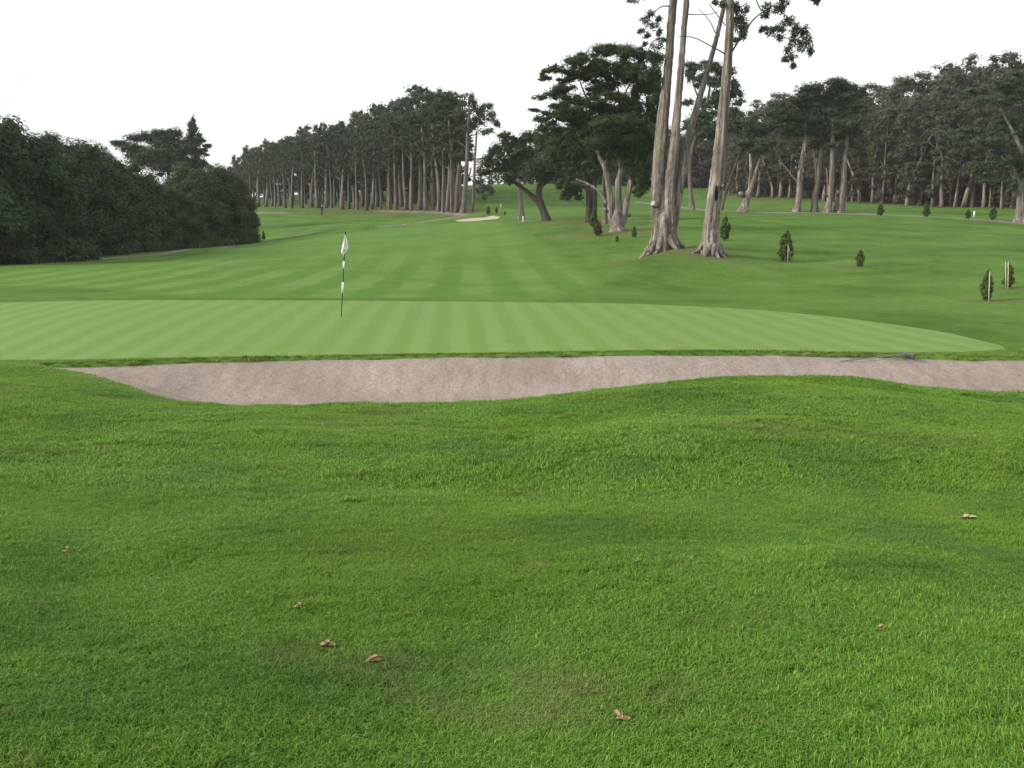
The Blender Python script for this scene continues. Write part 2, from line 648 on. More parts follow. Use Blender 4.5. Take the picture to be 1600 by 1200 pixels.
def mat_sand():
    m, n, l = mat_new('bunker_sand')
    p = pos_node(n)
    a = noise(n, l, .6, 4, p)
    b = noise(n, l, 13, 6, p, .7)
    c = noise(n, l, 40, 4, p, .7)
    r1 = ramp(n, [(.3, (.305, .252, .218)), (.5, (.358, .300, .262)), (.7, (.415, .352, .312))])
    l.new(a, r1.inputs['Fac'])
    col = mixc(n, l, mrange(n, l, b, .42, .62, 0, .5), r1.outputs['Color'], (.268, .220, .190))
    v = n.new('ShaderNodeTexVoronoi')
    v.inputs['Scale'].default_value = 9.0
    l.new(scaled(n, l, p, (1, 1.3, 1)), v.inputs['Vector'])
    hgt = mth(n, l, 'ADD', mth(n, l, 'MULTIPLY', v.outputs['Distance'], .35), mth(n, l, 'ADD', b, mth(n, l, 'MULTIPLY', c, .5)))
    wv = n.new('ShaderNodeTexWave')
    wv.inputs['Scale'].default_value = 2.2
    wv.inputs['Distortion'].default_value = 7.0
    wv.inputs['Detail'].default_value = 3
    l.new(scaled(n, l, p, (.35, 1, 1)), wv.inputs['Vector'])
    hgt = mth(n, l, 'ADD', hgt, mth(n, l, 'MULTIPLY', wv.outputs['Fac'], .35))
    surf(n, l, col, 1.0, 0.05, hgt, .9, .06)
    return m


def mat_dirtpath(name, ca, cb):
    m, n, l = mat_new(name)
    p = pos_node(n)
    surf(n, l, mixc(n, l, mrange(n, l, noise(n, l, .7, 5, p), .35, .65), ca, cb), 1.0, .05, noise(n, l, 8, 4, p), .3, .02)
    return m


def mat_blade():
    m, n, l = mat_new('grass_blade')
    p = pos_node(n)
    at = N(n, 'ShaderNodeAttribute', attribute_name='tint')
    r1 = ramp(n, [(0.0, (.046, .128, .008)), (0.5, (.130, .302, .022)), (0.86, (.300, .475, .075)), (.95, (.36, .33, .12)), (1.0, (.44, .37, .18))])
    l.new(at.outputs['Fac'], r1.inputs['Fac'])
    a = noise(n, l, .38, 4, p)
    b = noise(n, l, 1.1, 5, p)
    e = noise(n, l, .55, 5, scaled(n, l, p, (.6, 1.3, 0)))
    c = noise(n, l, 3.6, 3, p)
    col = mixc(n, l, mrange(n, l, a, .42, .60, 0, .65), r1.outputs['Color'], (.175, .300, .024))
    col = mixc(n, l, mrange(n, l, b, .50, .66, 0, .5), col, (.078, .180, .032))
    col = mixc(n, l, mrange(n, l, c, .62, .76, 0, .45), col, (.25, .235, .085))
    col = mixc(n, l, mrange(n, l, e, .54, .68, 0, .5), col, (.165, .215, .048))
    # worn, straw coloured spots in the turf
    wear = None
    for (wx, wy, rad, sq) in ((850, 1092, .42, 2.2), (560, 1036, .28, 2.2), (6, 610, .55, 1.2), (620, 645, .6, 1.5)):
        q = hit(wx, wy)
        mp = n.new('ShaderNodeMapping')
        mp.inputs['Location'].default_value = (-q[0] / sq, -q[1], 0)
        mp.inputs['Scale'].default_value = (1 / sq, 1, 0)
        l.new(p, mp.inputs['Vector'])
        ln = n.new('ShaderNodeVectorMath')
        ln.operation = 'LENGTH'
        l.new(mp.outputs[0], ln.inputs[0])
        f = mrange(n, l, ln.outputs['Value'], rad * .2, rad, 1, 0)
        wear = f if wear is None else mth(n, l, 'MAXIMUM', wear, f)
    col = mixc(n, l, mth(n, l, 'MULTIPLY', wear, mrange(n, l, noise(n, l, 4.5, 5, p, .65), .38, .64, .05, .5)), col, (.235, .215, .090))
    b1 = n.new('ShaderNodeBsdfPrincipled')
    b1.inputs['Roughness'].default_value = .55
    b1.inputs['Specular IOR Level'].default_value = .25
    l.new(col, b1.inputs['Base Color'])
    tr = n.new('ShaderNodeBsdfTranslucent')
    l.new(col, tr.inputs['Color'])
    mx = n.new('ShaderNodeMixShader')
    mx.inputs[0].default_value = .3
    l.new(b1.outputs[0], mx.inputs[1])
    l.new(tr.outputs[0], mx.inputs[2])
    o = n.new('ShaderNodeOutputMaterial')
    l.new(mx.outputs[0], o.inputs['Surface'])
    return m


def mat_leaf(name, stops, var=.25, trans=.2):
    m, n, l = mat_new(name)
    at = N(n, 'ShaderNodeAttribute', attribute_name='tint')
    oi = n.new('ShaderNodeObjectInfo')
    v = mth(n, l, 'ADD', at.outputs['Fac'], mth(n, l, 'MULTIPLY', mth(n, l, 'SUBTRACT', oi.outputs['Random'], .5), var))
    r1 = ramp(n, stops)
    l.new(v, r1.inputs['Fac'])
    b1 = n.new('ShaderNodeBsdfPrincipled')
    b1.inputs['Roughness'].default_value = .7
    b1.inputs['Specular IOR Level'].default_value = .15
    l.new(r1.outputs['Color'], b1.inputs['Base Color'])
    tr = n.new('ShaderNodeBsdfTranslucent')
    l.new(r1.outputs['Color'], tr.inputs['Color'])
    mx = n.new('ShaderNodeMixShader')
    mx.inputs[0].default_value = trans
    l.new(b1.outputs[0], mx.inputs[1])
    l.new(tr.outputs[0], mx.inputs[2])
    o = n.new('ShaderNodeOutputMaterial')
    l.new(mx.outputs[0], o.inputs['Surface'])
    return m


def mat_bark(name, lo, mid, hi, sc=1.0, moss=None):
    m, n, l = mat_new(name)
    p = pos_node(n)
    oi = n.new('ShaderNodeObjectInfo')
    va = noise(n, l, 1.0, 6, scaled(n, l, p, (3.6 * sc, 3.6 * sc, .38 * sc)), .65)
    vb = noise(n, l, 1.0, 4, scaled(n, l, p, (1.2 * sc, 1.2 * sc, .5 * sc)))
    vc = noise(n, l, 1.0, 6, scaled(n, l, p, (9 * sc, 9 * sc, 1.3 * sc)), .7)
    r1 = ramp(n, [(.34, lo), (.5, mid), (.64, hi)])
    l.new(va, r1.inputs['Fac'])
    col = mixc(n, l, mrange(n, l, vb, .40, .68, 0, .35), r1.outputs['Color'], mid)
    col = mixc(n, l, mrange(n, l, vc, .50, .64, 0, .75), col, tuple(x * .5 for x in lo))
    col = mixc(n, l, mth(n, l, 'MULTIPLY', oi.outputs['Random'], .45), col, tuple(x * .6 for x in mid))
    if moss:
        col = mixc(n, l, mrange(n, l, noise(n, l, .8, 4, p), .56, .7, 0, .55), col, moss)
    surf(n, l, col, .95, .08, mth(n, l, 'ADD', va, mth(n, l, 'MULTIPLY', vc, .5)), .9, .25)
    return m


M = {
    'rough': mat_rough(), 'fair': mat_fairway(), 'green': mat_green(), 'sand': mat_sand(), 'blade': mat_blade(),
    'path': mat_dirtpath('path_asphalt', (.16, .142, .125), (.24, .215, .19)),
    'pathr': mat_dirtpath('path_dust', (.17, .155, .138), (.23, .212, .190)),
    'farsand': mat_dirtpath('pale_sand', (.38, .31, .26), (.46, .385, .325)),
    'cyp': mat_leaf('cypress_foliage', [(0, (.032, .052, .030)), (.5, (.058, .086, .046)), (1, (.105, .136, .068))]),
    'cypg': mat_leaf('bright_cypress_foliage', [(0, (.030, .052, .020)), (.5, (.054, .084, .030)), (1, (.105, .135, .045))]),
    'euc': mat_leaf('eucalyptus_foliage', [(0, (.060, .063, .044)), (.5, (.104, .106, .072)), (1, (.165, .160, .108))], .4, .35),
    'hedge': mat_leaf('hedge_foliage', [(0, (.014, .033, .013)), (.5, (.042, .072, .027)), (1, (.120, .155, .060))]),
    'sap': mat_leaf('sapling_foliage', [(0, (.034, .060, .016)), (.5, (.072, .112, .028)), (1, (.135, .180, .050))]),
    'sapr': mat_leaf('browning_sapling_foliage', [(0, (.065, .040, .016)), (.5, (.085, .075, .024)), (1, (.10, .13, .035))]),
    'bark': mat_bark('cypress_bark', (.090, .074, .066), (.235, .200, .178), (.48, .430, .392), 1.0, (.17, .17, .085)),
    'barkf': mat_bark('shaded_grove_bark', (.08, .067, .062), (.175, .148, .136), (.31, .27, .25), .6),  # darker copy of the bark, canopy shade put into its colour
    'barkd': mat_bark('dark_bark', (.05, .042, .036), (.095, .078, .065), (.15, .125, .105), .8),
    'barke': mat_bark('eucalyptus_bark', (.12, .09, .075), (.25, .195, .165), (.42, .345, .30), .6),
    'deadwood': plain('cut_wood', (.38, .34, .30), .9, .1),
    'white': plain('white_paint', (.80, .80, .78), .5, .3),
    'cream': plain('cream_paint', (.72, .68, .45), .6, .3),
    'stake': plain('weathered_stake', (.50, .43, .33), .9, .1),
    'pole': plain('dark_green_paint', (.008, .022, .012), .4, .4),
    'rakeh': plain('rake_handle', (.15, .18, .16), .5, .4),
    'rakeb': plain('rake_head', (.10, .10, .11), .6, .3),
    'leaf': plain('dry_leaf', (.34, .25, .14), .9, .1),
    'leafp': plain('pale_leaf', (.40, .34, .20), .9, .1),
    'cloth': plain('flag_cloth', (.78, .76, .78), .9, .1),
    'print': plain('faint_print', (.30, .26, .34), .9, .1),
}

LITTER = [(1036, 391, 2.6), (1111, 397, 2.0), (966, 361, 4.2), (924, 347, 4.0), (852, 345, 2.4), (815, 343, 2.2), (723, 333, 3), (1163, 331, 2.5), (1246, 331, 3), (1272, 331, 3), (1294, 332, 3), (1311, 332, 3), (1592, 348, 3.5), (5, 606, .45),
          (1228, 409, .5), (1343, 417, .9), (1541, 470, .5), (1575, 450, .5)] + [(x, 329.5, 5) for x in range(470, 720, 30)] + [(x, 314 + (x - 1270) * .03, 6) for x in range(1180, 1620, 30)]

# ------------------------------------------------------------------ the ground: one triangulation cut along every outline
def build_ground():
    pts = []
    y = -9.0
    while y < 430:
        if y < 1.5:
            st, hw = .6, 12.0
        elif y < 23:
            st, hw = .13, .72 * y + 2.0
        else:
            st, hw = .0125 * y, .80 * y
        xs = np.arange(-hw, hw, st * (1.25 if y < 23 else 1.7))
        j = RNG.uniform(-.18, .18, (len(xs), 2)) * st
        pts.append(np.stack([xs + j[:, 0], np.full(len(xs), y) + j[:, 1]], -1))
        y += st
    grid = np.vstack(pts)
    # coarse surround
    g = []
    for yy in np.concatenate([np.linspace(-120, -12, 10), np.linspace(-8, 430, 34), np.geomspace(450, 3000, 12)]):
        for xx in np.concatenate([-np.geomspace(1900, 6, 22), np.geomspace(6, 1900, 22)]):
            inn = (-9.5 < yy < 432) and abs(xx) < (13 if yy < 1.5 else (.74 * yy + 3.5 if yy < 23 else .83 * yy))
            if not inn:
                g.append((xx, yy))
    grid = np.vstack([grid, np.array(g)])
    polys = [BUNK, BUNKIN, GREEN, FAIR, FARB, PATH_L, PATH_L2, PATH_R, PATH_F]
    for pl in polys:                        # keep grid points a little off the outlines
        lo, hi = pl.min(0) - 1, pl.max(0) + 1
        k = (grid > lo).all(1) & (grid < hi).all(1)
        keep = np.ones(len(grid), bool)
        gk = grid[k]
        keep[k] = seg_dist(pl, gk[:, 0], gk[:, 1]) > np.maximum(.03, .0025 * gk[:, 1])
        grid = grid[keep]
    allp = [grid]
    edges = []
    n = len(grid)
    for pl in polys:
        m = len(pl)
        edges += [(n + i, n + (i + 1) % m) for i in range(m)]
        allp.append(pl)
        n += m
    allp = np.vstack(allp)
    vo, _, fo, _, _, _ = delaunay_2d_cdt([Vector(p) for p in allp.tolist()], edges, [], 0, 1e-5)
    XY = np.array([(v.x, v.y) for v in vo])
    T = np.array([f for f in fo if len(f) == 3])
    Z = H(XY[:, 0], XY[:, 1])
    V = np.column_stack([XY, Z])
    c = XY[T].mean(1)
    e1, e2 = XY[T[:, 1]] - XY[T[:, 0]], XY[T[:, 2]] - XY[T[:, 0]]
    flip = (e1[:, 0] * e2[:, 1] - e1[:, 1] * e2[:, 0]) < 0
    T[flip] = T[flip][:, ::-1]
    reg = np.zeros(len(T), int)
    for i, pl in ((1, FAIR), (2, PATH_F), (3, PATH_L), (3, PATH_L2), (4, PATH_R), (5, FARB), (6, GREEN), (7, BUNKIN)):
        reg[inside(pl, c[:, 0], c[:, 1])] = i
    spec = [('ground', 'rough', 'mown rough grass rolling from the foreground mound to the trees', 'ground'),
            ('fairway', 'fair', 'light green fairway with broad mowing stripes beyond the putting green', 'fairway'),
            ('path', 'path', 'pale sliver of path in front of the left end of the grove', 'path'),
            ('cart_path', 'path', 'pale cart path curving along the hedge to the grove', 'path'),
            ('cart_path', 'pathr', 'grey cart path running past the trunks on the right', 'path'),
            ('sand_bunker', 'farsand', 'small pale sand bunker far up the fairway', 'bunker'),
            ('putting_green', 'green', 'smooth putting green with narrow mowing stripes around the flag', 'green'),
            ('sand_bunker', 'sand', 'long raked sand bunker in front of the putting green', 'bunker')]
    for i, (nm, mt, lab, cat) in enumerate(spec):
        f = T[reg == i]
        if not len(f):
            continue
        u, inv = np.unique(f, return_inverse=True)
        me = make_mesh(nm, V[u], inv.reshape(-1, 3), M[mt])
        if mt == 'fair':
            a = me.attributes.new('edge', 'FLOAT', 'POINT')
            a.data.foreach_set('value', np.minimum(seg_dist(FAIR, XY[u][:, 0], XY[u][:, 1]), 9).astype(np.float32))
        if mt == 'rough':
            lt = np.zeros(len(u))
            for (px, py, rr) in LITTER:
                q = hit(px, py)
                lt = np.maximum(lt, np.exp(-((XY[u][:, 0] - q[0]) ** 2 + (XY[u][:, 1] - q[1]) ** 2) / rr ** 2))
            a = me.attributes.new('litter', 'FLOAT', 'POINT')
            a.data.foreach_set('value', np.minimum(lt * 1.1, 1).astype(np.float32))
        o = link(nm, me)
        tag(o, lab, cat, None, 'structure')


build_ground()

# ------------------------------------------------------------------ grass blades (nobody could count them)
def tuft_mesh(name, size, n, length, width, seed, lay=0.5, dry=.05):
    rg = np.random.default_rng(seed)
    xy = rg.uniform(-size / 2, size / 2, (n, 2))
    # soft edge so that neighbouring tufts blend
    h = length * rg.uniform(.45, 1.25, n) * (1 + .5 * (vnoise(xy[:, 0] * 14 + seed, xy[:, 1] * 14, seed)))
    a = rg.normal(0, .9, n) + rg.choice([0, 0, 0, 2.0, -2.2], n)
    d = np.stack([np.cos(a), np.sin(a)], -1)
    ln = rg.uniform(.35, 1.1, n) * lay * 1.6
    side = np.stack([-d[:, 1], d[:, 0]], -1)
    w = width * rg.uniform(.7, 1.3, n)
    base = np.column_stack([xy, np.full(n, -.006)])
    mid = base + np.column_stack([d * (h * .45 * ln)[:, None], h * .62])
    tip = base + np.column_stack([d * (h * 1.1 * ln)[:, None], h * np.clip(1.02 - .35 * ln, .35, 1)])
    s3 = np.column_stack([side, np.zeros(n)])
    V = np.stack([base - s3 * w[:, None] * .5, base + s3 * w[:, None] * .5, mid - s3 * w[:, None] * .45, mid + s3 * w[:, None] * .45, tip], 1).reshape(-1, 3)
    o = np.arange(n)[:, None] * 5
    T = np.concatenate([o + [0, 1, 3], o + [0, 3, 2], o + [2, 3, 4]], 1).reshape(-1, 3)
    tint = np.clip(rg.normal(.45, .22, n), 0, .86)
    k = rg.random(n) < dry
    tint[k] = rg.uniform(.93, 1, k.sum())
    return make_mesh(name, V, T, M['blade'], False, np.repeat(tint, 3))


def scatter(name, pts, rot, scl, idx, meshes, label):
    """one object whose points carry the tuft meshes"""
    coll = bpy.data.collections.new(name + '_tufts')
    for i, me in enumerate(meshes):
        o = bpy.data.objects.new('%s_tuft_%02d' % (name, i), me)
        coll.objects.link(o)
    me = bpy.data.meshes.new(name)
    me.vertices.add(len(pts))
    me.vertices.foreach_set('co', np.asarray(pts, np.float32).ravel())
    for nm, ty, dat in (('rot', 'FLOAT_VECTOR', rot), ('scl', 'FLOAT_VECTOR', scl), ('idx', 'INT', idx)):
        a = me.attributes.new(nm, ty, 'POINT')
        a.data.foreach_set('vector' if ty == 'FLOAT_VECTOR' else 'value', np.asarray(dat, np.int32 if ty == 'INT' else np.float32).ravel())
    me.materials.append(M['blade'])
    ob = link(name, me)
    tag(ob, label, 'grass', None, 'stuff')
    g = bpy.data.node_groups.new(name, 'GeometryNodeTree')
    g.interface.new_socket('Geometry', in_out='INPUT', socket_type='NodeSocketGeometry')
    g.interface.new_socket('Geometry', in_out='OUTPUT', socket_type='NodeSocketGeometry')
    nd, lk = g.nodes, g.links
    gi, go = nd.new('NodeGroupInput'), nd.new('NodeGroupOutput')
    ci = nd.new('GeometryNodeCollectionInfo')
    ci.inputs['Collection'].default_value = coll
    ci.inputs['Separate Children'].default_value = True
    ci.inputs['Reset Children'].default_value = True
    ip = nd.new('GeometryNodeInstanceOnPoints')
    ip.inputs['Pick Instance'].default_value = True
    lk.new(gi.outputs[0], ip.inputs['Points'])
    lk.new(ci.outputs[0], ip.inputs['Instance'])

    def att(nm, ty):
        a = nd.new('GeometryNodeInputNamedAttribute')
        a.data_type = ty
        a.inputs['Name'].default_value = nm
        return next(s for s in a.outputs if s.enabled and s.name == 'Attribute')
    lk.new(att('rot', 'FLOAT_VECTOR'), ip.inputs['Rotation'])
    lk.new(att('scl', 'FLOAT_VECTOR'), ip.inputs['Scale'])
    lk.new(att('idx', 'INT'), ip.inputs['Instance Index'])
    lk.new(ip.outputs[0], go.inputs[0])
    ob.modifiers.new('scatter', 'NODES').node_group = g
    return ob


def lay_points(y0, y1, step, half, seed):
    rg = np.random.default_rng(seed)
    P2 = []
    for y in np.arange(y0, y1, step):
        hw = half(y)
        xs = np.arange(-hw, hw, step)
        P2.append(np.stack([xs + rg.uniform(-.28, .28, len(xs)) * step, y + rg.uniform(-.28, .28, len(xs)) * step], -1))
    return np.vstack(P2)


def place_tufts(name, xy, nvar, meshes, label, seed, hs=1.0, margin=.1, xs=1.0):
    rg = np.random.default_rng(seed)
    x, y = xy[:, 0], xy[:, 1]
    bad = inside(BUNK, x, y)
    dB = seg_dist(BUNK, x, y)
    dG = seg_dist(GREEN, x, y)
    bad |= inside(GREEN, x, y) | (dG < margin)
    bad |= (dB < margin * .55)
    x, y = x[~bad], y[~bad]
    n = len(x)
    z = H(x, y) + .012
    e = .12
    gx = (H1(x + e, y) - H1(x - e, y)) / (2 * e)
    gy = (H1(x, y + e) - H1(x, y - e)) / (2 * e)
    ang = 6.5 * vnoise(x * .45, y * .45, 31) + 4.0 * vnoise(x * 1.3, y * 1.3, 32) + rg.normal(0, .5, n) + 1.0
    hsc = hs * (1.12 + .75 * vnoise(x * .6, y * .6, 33) + .7 * vnoise(x * 2.2, y * 2.2, 34)) * rg.uniform(.85, 1.15, n)
    rot = np.zeros((n, 3))
    nz = np.stack([-gx, -gy, np.ones(n)], -1)
    for i in range(n):
        q = Vector((0, 0, 1)).rotation_difference(Vector(nz[i])) @ Euler((0, 0, float(ang[i]))).to_quaternion()
        rot[i] = q.to_euler()
    scl = np.stack([np.full(n, xs), np.full(n, xs), np.clip(hsc, .78, 1.8)], -1)
    scatter(name, np.stack([x, y, z], -1), rot, scl, rg.integers(0, nvar, n), meshes, label)


near_t = [tuft_mesh('near_tuft', .30, 1700, .027, .0023, 100 + i, .75, .03) for i in range(7)]
place_tufts('grass', lay_points(1.2, 6.6, .17, lambda y: .56 * y + 3.4, 41), 7, near_t, 'lush uneven grass blades covering the near foreground', 42)
mid_t = [tuft_mesh('mid_tuft', .55, 1900, .031, .0046, 200 + i, .7, .03) for i in range(7)]
place_tufts('grass', lay_points(6.5, 19.6, .33, lambda y: .60 * y + 4.0, 43), 7, mid_t, 'uneven grass on the mounds between the foreground and the bunker', 44, .95, .5)


# tufts hanging over the lip of the bunker
def lip_tufts():
    rg = np.random.default_rng(50)
    p = []
    n = len(BUNK)
    for i in range(n):
        a, b = BUNK[i], BUNK[(i + 1) % n]
        L = np.linalg.norm(b - a)
        far = (a[1] > 17.5)
        for k in range(max(1, int(L / .07))):
            q = a + (b - a) * rg.random()
            if abs(q[0]) < .6 * q[1]:
                p.append(q)
    p = np.array(p)
    cen = BUNK.mean(0)
    p2 = p + rg.normal(0, .05, p.shape)
    z = np.maximum(H1(p2[:, 0], p2[:, 1]) - .03, H(p2[:, 0], p2[:, 1]) - .0)
    z = np.where(inside(BUNK, p2[:, 0], p2[:, 1]), H1(p2[:, 0], p2[:, 1]) - .05, z - .0)
    me = [tuft_mesh('lip_tuft', .14, 60, .060, .007, 300 + i, .8, .5) for i in range(5)]
    rot = np.stack([np.zeros(len(p)), np.zeros(len(p)), rg.uniform(0, 6.28, len(p))], -1)
    sc = rg.uniform(.6, 1.25, len(p)) * (.8 + .8 * vnoise(p[:, 0] * .9, p[:, 1] * .9, 51))
    scatter('grass', np.column_stack([p2, z]), rot, np.stack([sc] * 3, -1), rg.integers(0, 5, len(p)), me, 'straw tipped grass fringe hanging over the bunker lip')


lip_tufts()


def collar_tufts():
    q = lay_points(12.0, 23.0, .085, lambda y: .62 * y, 52)
    dB, dG = seg_dist(BUNK, q[:, 0], q[:, 1]), seg_dist(GREEN, q[:, 0], q[:, 1])
    ok = ~inside(BUNK, q[:, 0], q[:, 1]) & ~inside(GREEN, q[:, 0], q[:, 1]) & (dG > .09) & (dB > .03) & ((dB < .45) | ((dG < 1.6) & (dB < 2.5) & (q[:, 1] > 18)))
    q = q[ok]
    rg = np.random.default_rng(53)
    me = [tuft_mesh('collar_tuft', .15, 90, .036, .007, 320 + i, .8, .10) for i in range(5)]
    sc = rg.uniform(.7, 1.15, len(q)) * (.85 + .7 * vnoise(q[:, 0] * .7, q[:, 1] * 1.2, 54))
    scatter('grass', np.column_stack([q, H(q[:, 0], q[:, 1])]), np.stack([np.zeros(len(q)), np.zeros(len(q)), rg.uniform(0, 6.28, len(q))], -1),
            np.stack([np.ones(len(q)), np.ones(len(q)), np.clip(sc, .5, 1.5)], -1), rg.integers(0, 5, len(q)), me, 'short fringe grass between the bunker lip and the putting green')


collar_tufts()


# ------------------------------------------------------------------ foliage
_ico = {}


def ico(sub=1):
    if sub not in _ico:
        bm = bmesh.new()
        bmesh.ops.create_icosphere(bm, subdivisions=sub, radius=1)
        _ico[sub] = (np.array([v.co[:] for v in bm.verts]), np.array([[v.index for v in f.verts] for f in bm.faces]))
        bm.free()
    return _ico[sub]


def unit(v):
    return v / np.maximum(np.linalg.norm(v, axis=-1, keepdims=True), 1e-9)


def crown_mesh(name, clumps, mat, per, leaf, seed, feather=.5, core=.55, aspect=.45, flat=.3, shell=.45, nrand=.55, tvar=.12, sub=1, top=1.08, droop=0.0, ctv=.16):
    """clumps: rows of cx cy cz rx ry rz; leaf-sized faces through each clump's volume and a solid core whose darker tint paints the inner shade"""
    rg = np.random.default_rng(seed)
    C = np.asarray(clumps, float)
    n = len(C)
    vol = (C[:, 3] * C[:, 4] + C[:, 3] * C[:, 5] + C[:, 4] * C[:, 5]) / 3
    cnt = np.maximum((per * 9 * vol / (leaf * leaf)).astype(int), 8)
    idx = np.repeat(np.arange(n), cnt)
    m = len(idx)
    d = unit(rg.normal(0, 1, (m, 3)))
    rad = shell + (top - shell) * rg.random(m) ** .7
    pos = C[idx, :3] + d * rad[:, None] * C[idx, 3:]
    nrm = unit(d / np.maximum(C[idx, 3:], .05) * C[idx, 3:].min(1, keepdims=True) + rg.normal(0, nrand, (m, 3)) + np.array((0, 0, flat)))
    tdir = unit(d * np.array((1, 1, .35)) * feather + rg.normal(0, .6, (m, 3)))
    tdir = tdir - np.array((0, 0, droop))
    t = unit(tdir - nrm * (tdir * nrm).sum(1, keepdims=True))
    b = np.cross(nrm, t)
    L = leaf * rg.uniform(.6, 1.5, m)
    W = L * aspect * rg.uniform(.7, 1.3, m)
    V = np.stack([pos - t * L[:, None] * .5, pos + b * W[:, None] * .5 + t * L[:, None] * .1, pos + t * L[:, None] * .6, pos - b * W[:, None] * .5 + t * L[:, None] * .1], 1).reshape(-1, 3)
    Q = np.arange(m * 4).reshape(-1, 4)
    ctint = rg.uniform(-ctv, ctv, n)
    tint = np.clip(.42 + ctint[idx] + rg.normal(0, tvar, m), 0, 1)
    if core:
        iv, itf = ico(sub)
        cv, cf, ct = [], [], []
        base = len(V)
        for i in range(n):
            jit = 1 + rg.uniform(-.25, .25, (len(iv), 1)) / sub
            cv.append(C[i, :3] + iv * jit * C[i, 3:] * core)
            cf.append(itf + base + i * len(iv))
        cv, cf = np.vstack(cv), np.vstack(cf)
        V = np.vstack([V, cv])
        faces = [tuple(q) for q in Q.tolist()] + [tuple(q) for q in cf.tolist()]
        tint = np.concatenate([tint, np.full(len(cf), .25)])  # cores tinted darker, shade inside the crown as colour
        return make_mesh(name, V, faces, mat, False, tint)
    return make_mesh(name, V, Q, mat, False, tint)


def explode(clumps, k, f, seed, fz=None):
    """breaks each mass into k smaller clumps inside it"""
    rg = np.random.default_rng(seed)
    o = []
    for c in clumps:
        c = np.asarray(c, float)
        for _ in range(k):
            d = unit(rg.normal(0, 1, 3)) * rg.random() ** .5 * .72
            s = f * rg.uniform(.7, 1.3)
            o.append(np.concatenate([c[:3] + d * c[3:], c[3:] * s * np.array((1, 1, (fz or f) / f))]))
    return np.array(o)


def px_clumps(L, Y, base, seed, depth=.8, spread=.5, zs=1.0):
    """masses given by where they stand: column, row, half width, half height on the photo at depth Y (metres are derived)"""
    rg = np.random.default_rng(seed)
    o = []
    k = Y / F
    for c in L:
        yy = Y + (c[4] if len(c) > 4 else rg.uniform(-1, 1) * c[2] * k * spread)
        p = P(c[0], c[1], yy) - base
        o.append((*p, c[2] * k, max(c[2] * k * depth, .5), c[3] * k * zs))
    return o


def px_limb(L, Y, base, sub=4, dy=0.0):
    """limb axis and radii from photo columns, rows and widths at depth Y"""
    p = np.array([P(c[0], c[1], Y + (c[3] if len(c) > 3 else 0) + dy) - base for c in L])
    r = np.array([c[2] * Y / F / 2 * .84 for c in L])
    q = catmull(np.column_stack([p, r]), sub, closed=False)
    return q[:, :3], np.maximum(q[:, 3], .01)


# ------------------------------------------------------------------ the two tall foreground cypresses
def wobble(p, amp, seed):
    rg = np.random.default_rng(seed)
    q = p.copy()
    q[1:-1, :2] += rg.normal(0, amp, (len(p) - 2, 2))
    return q


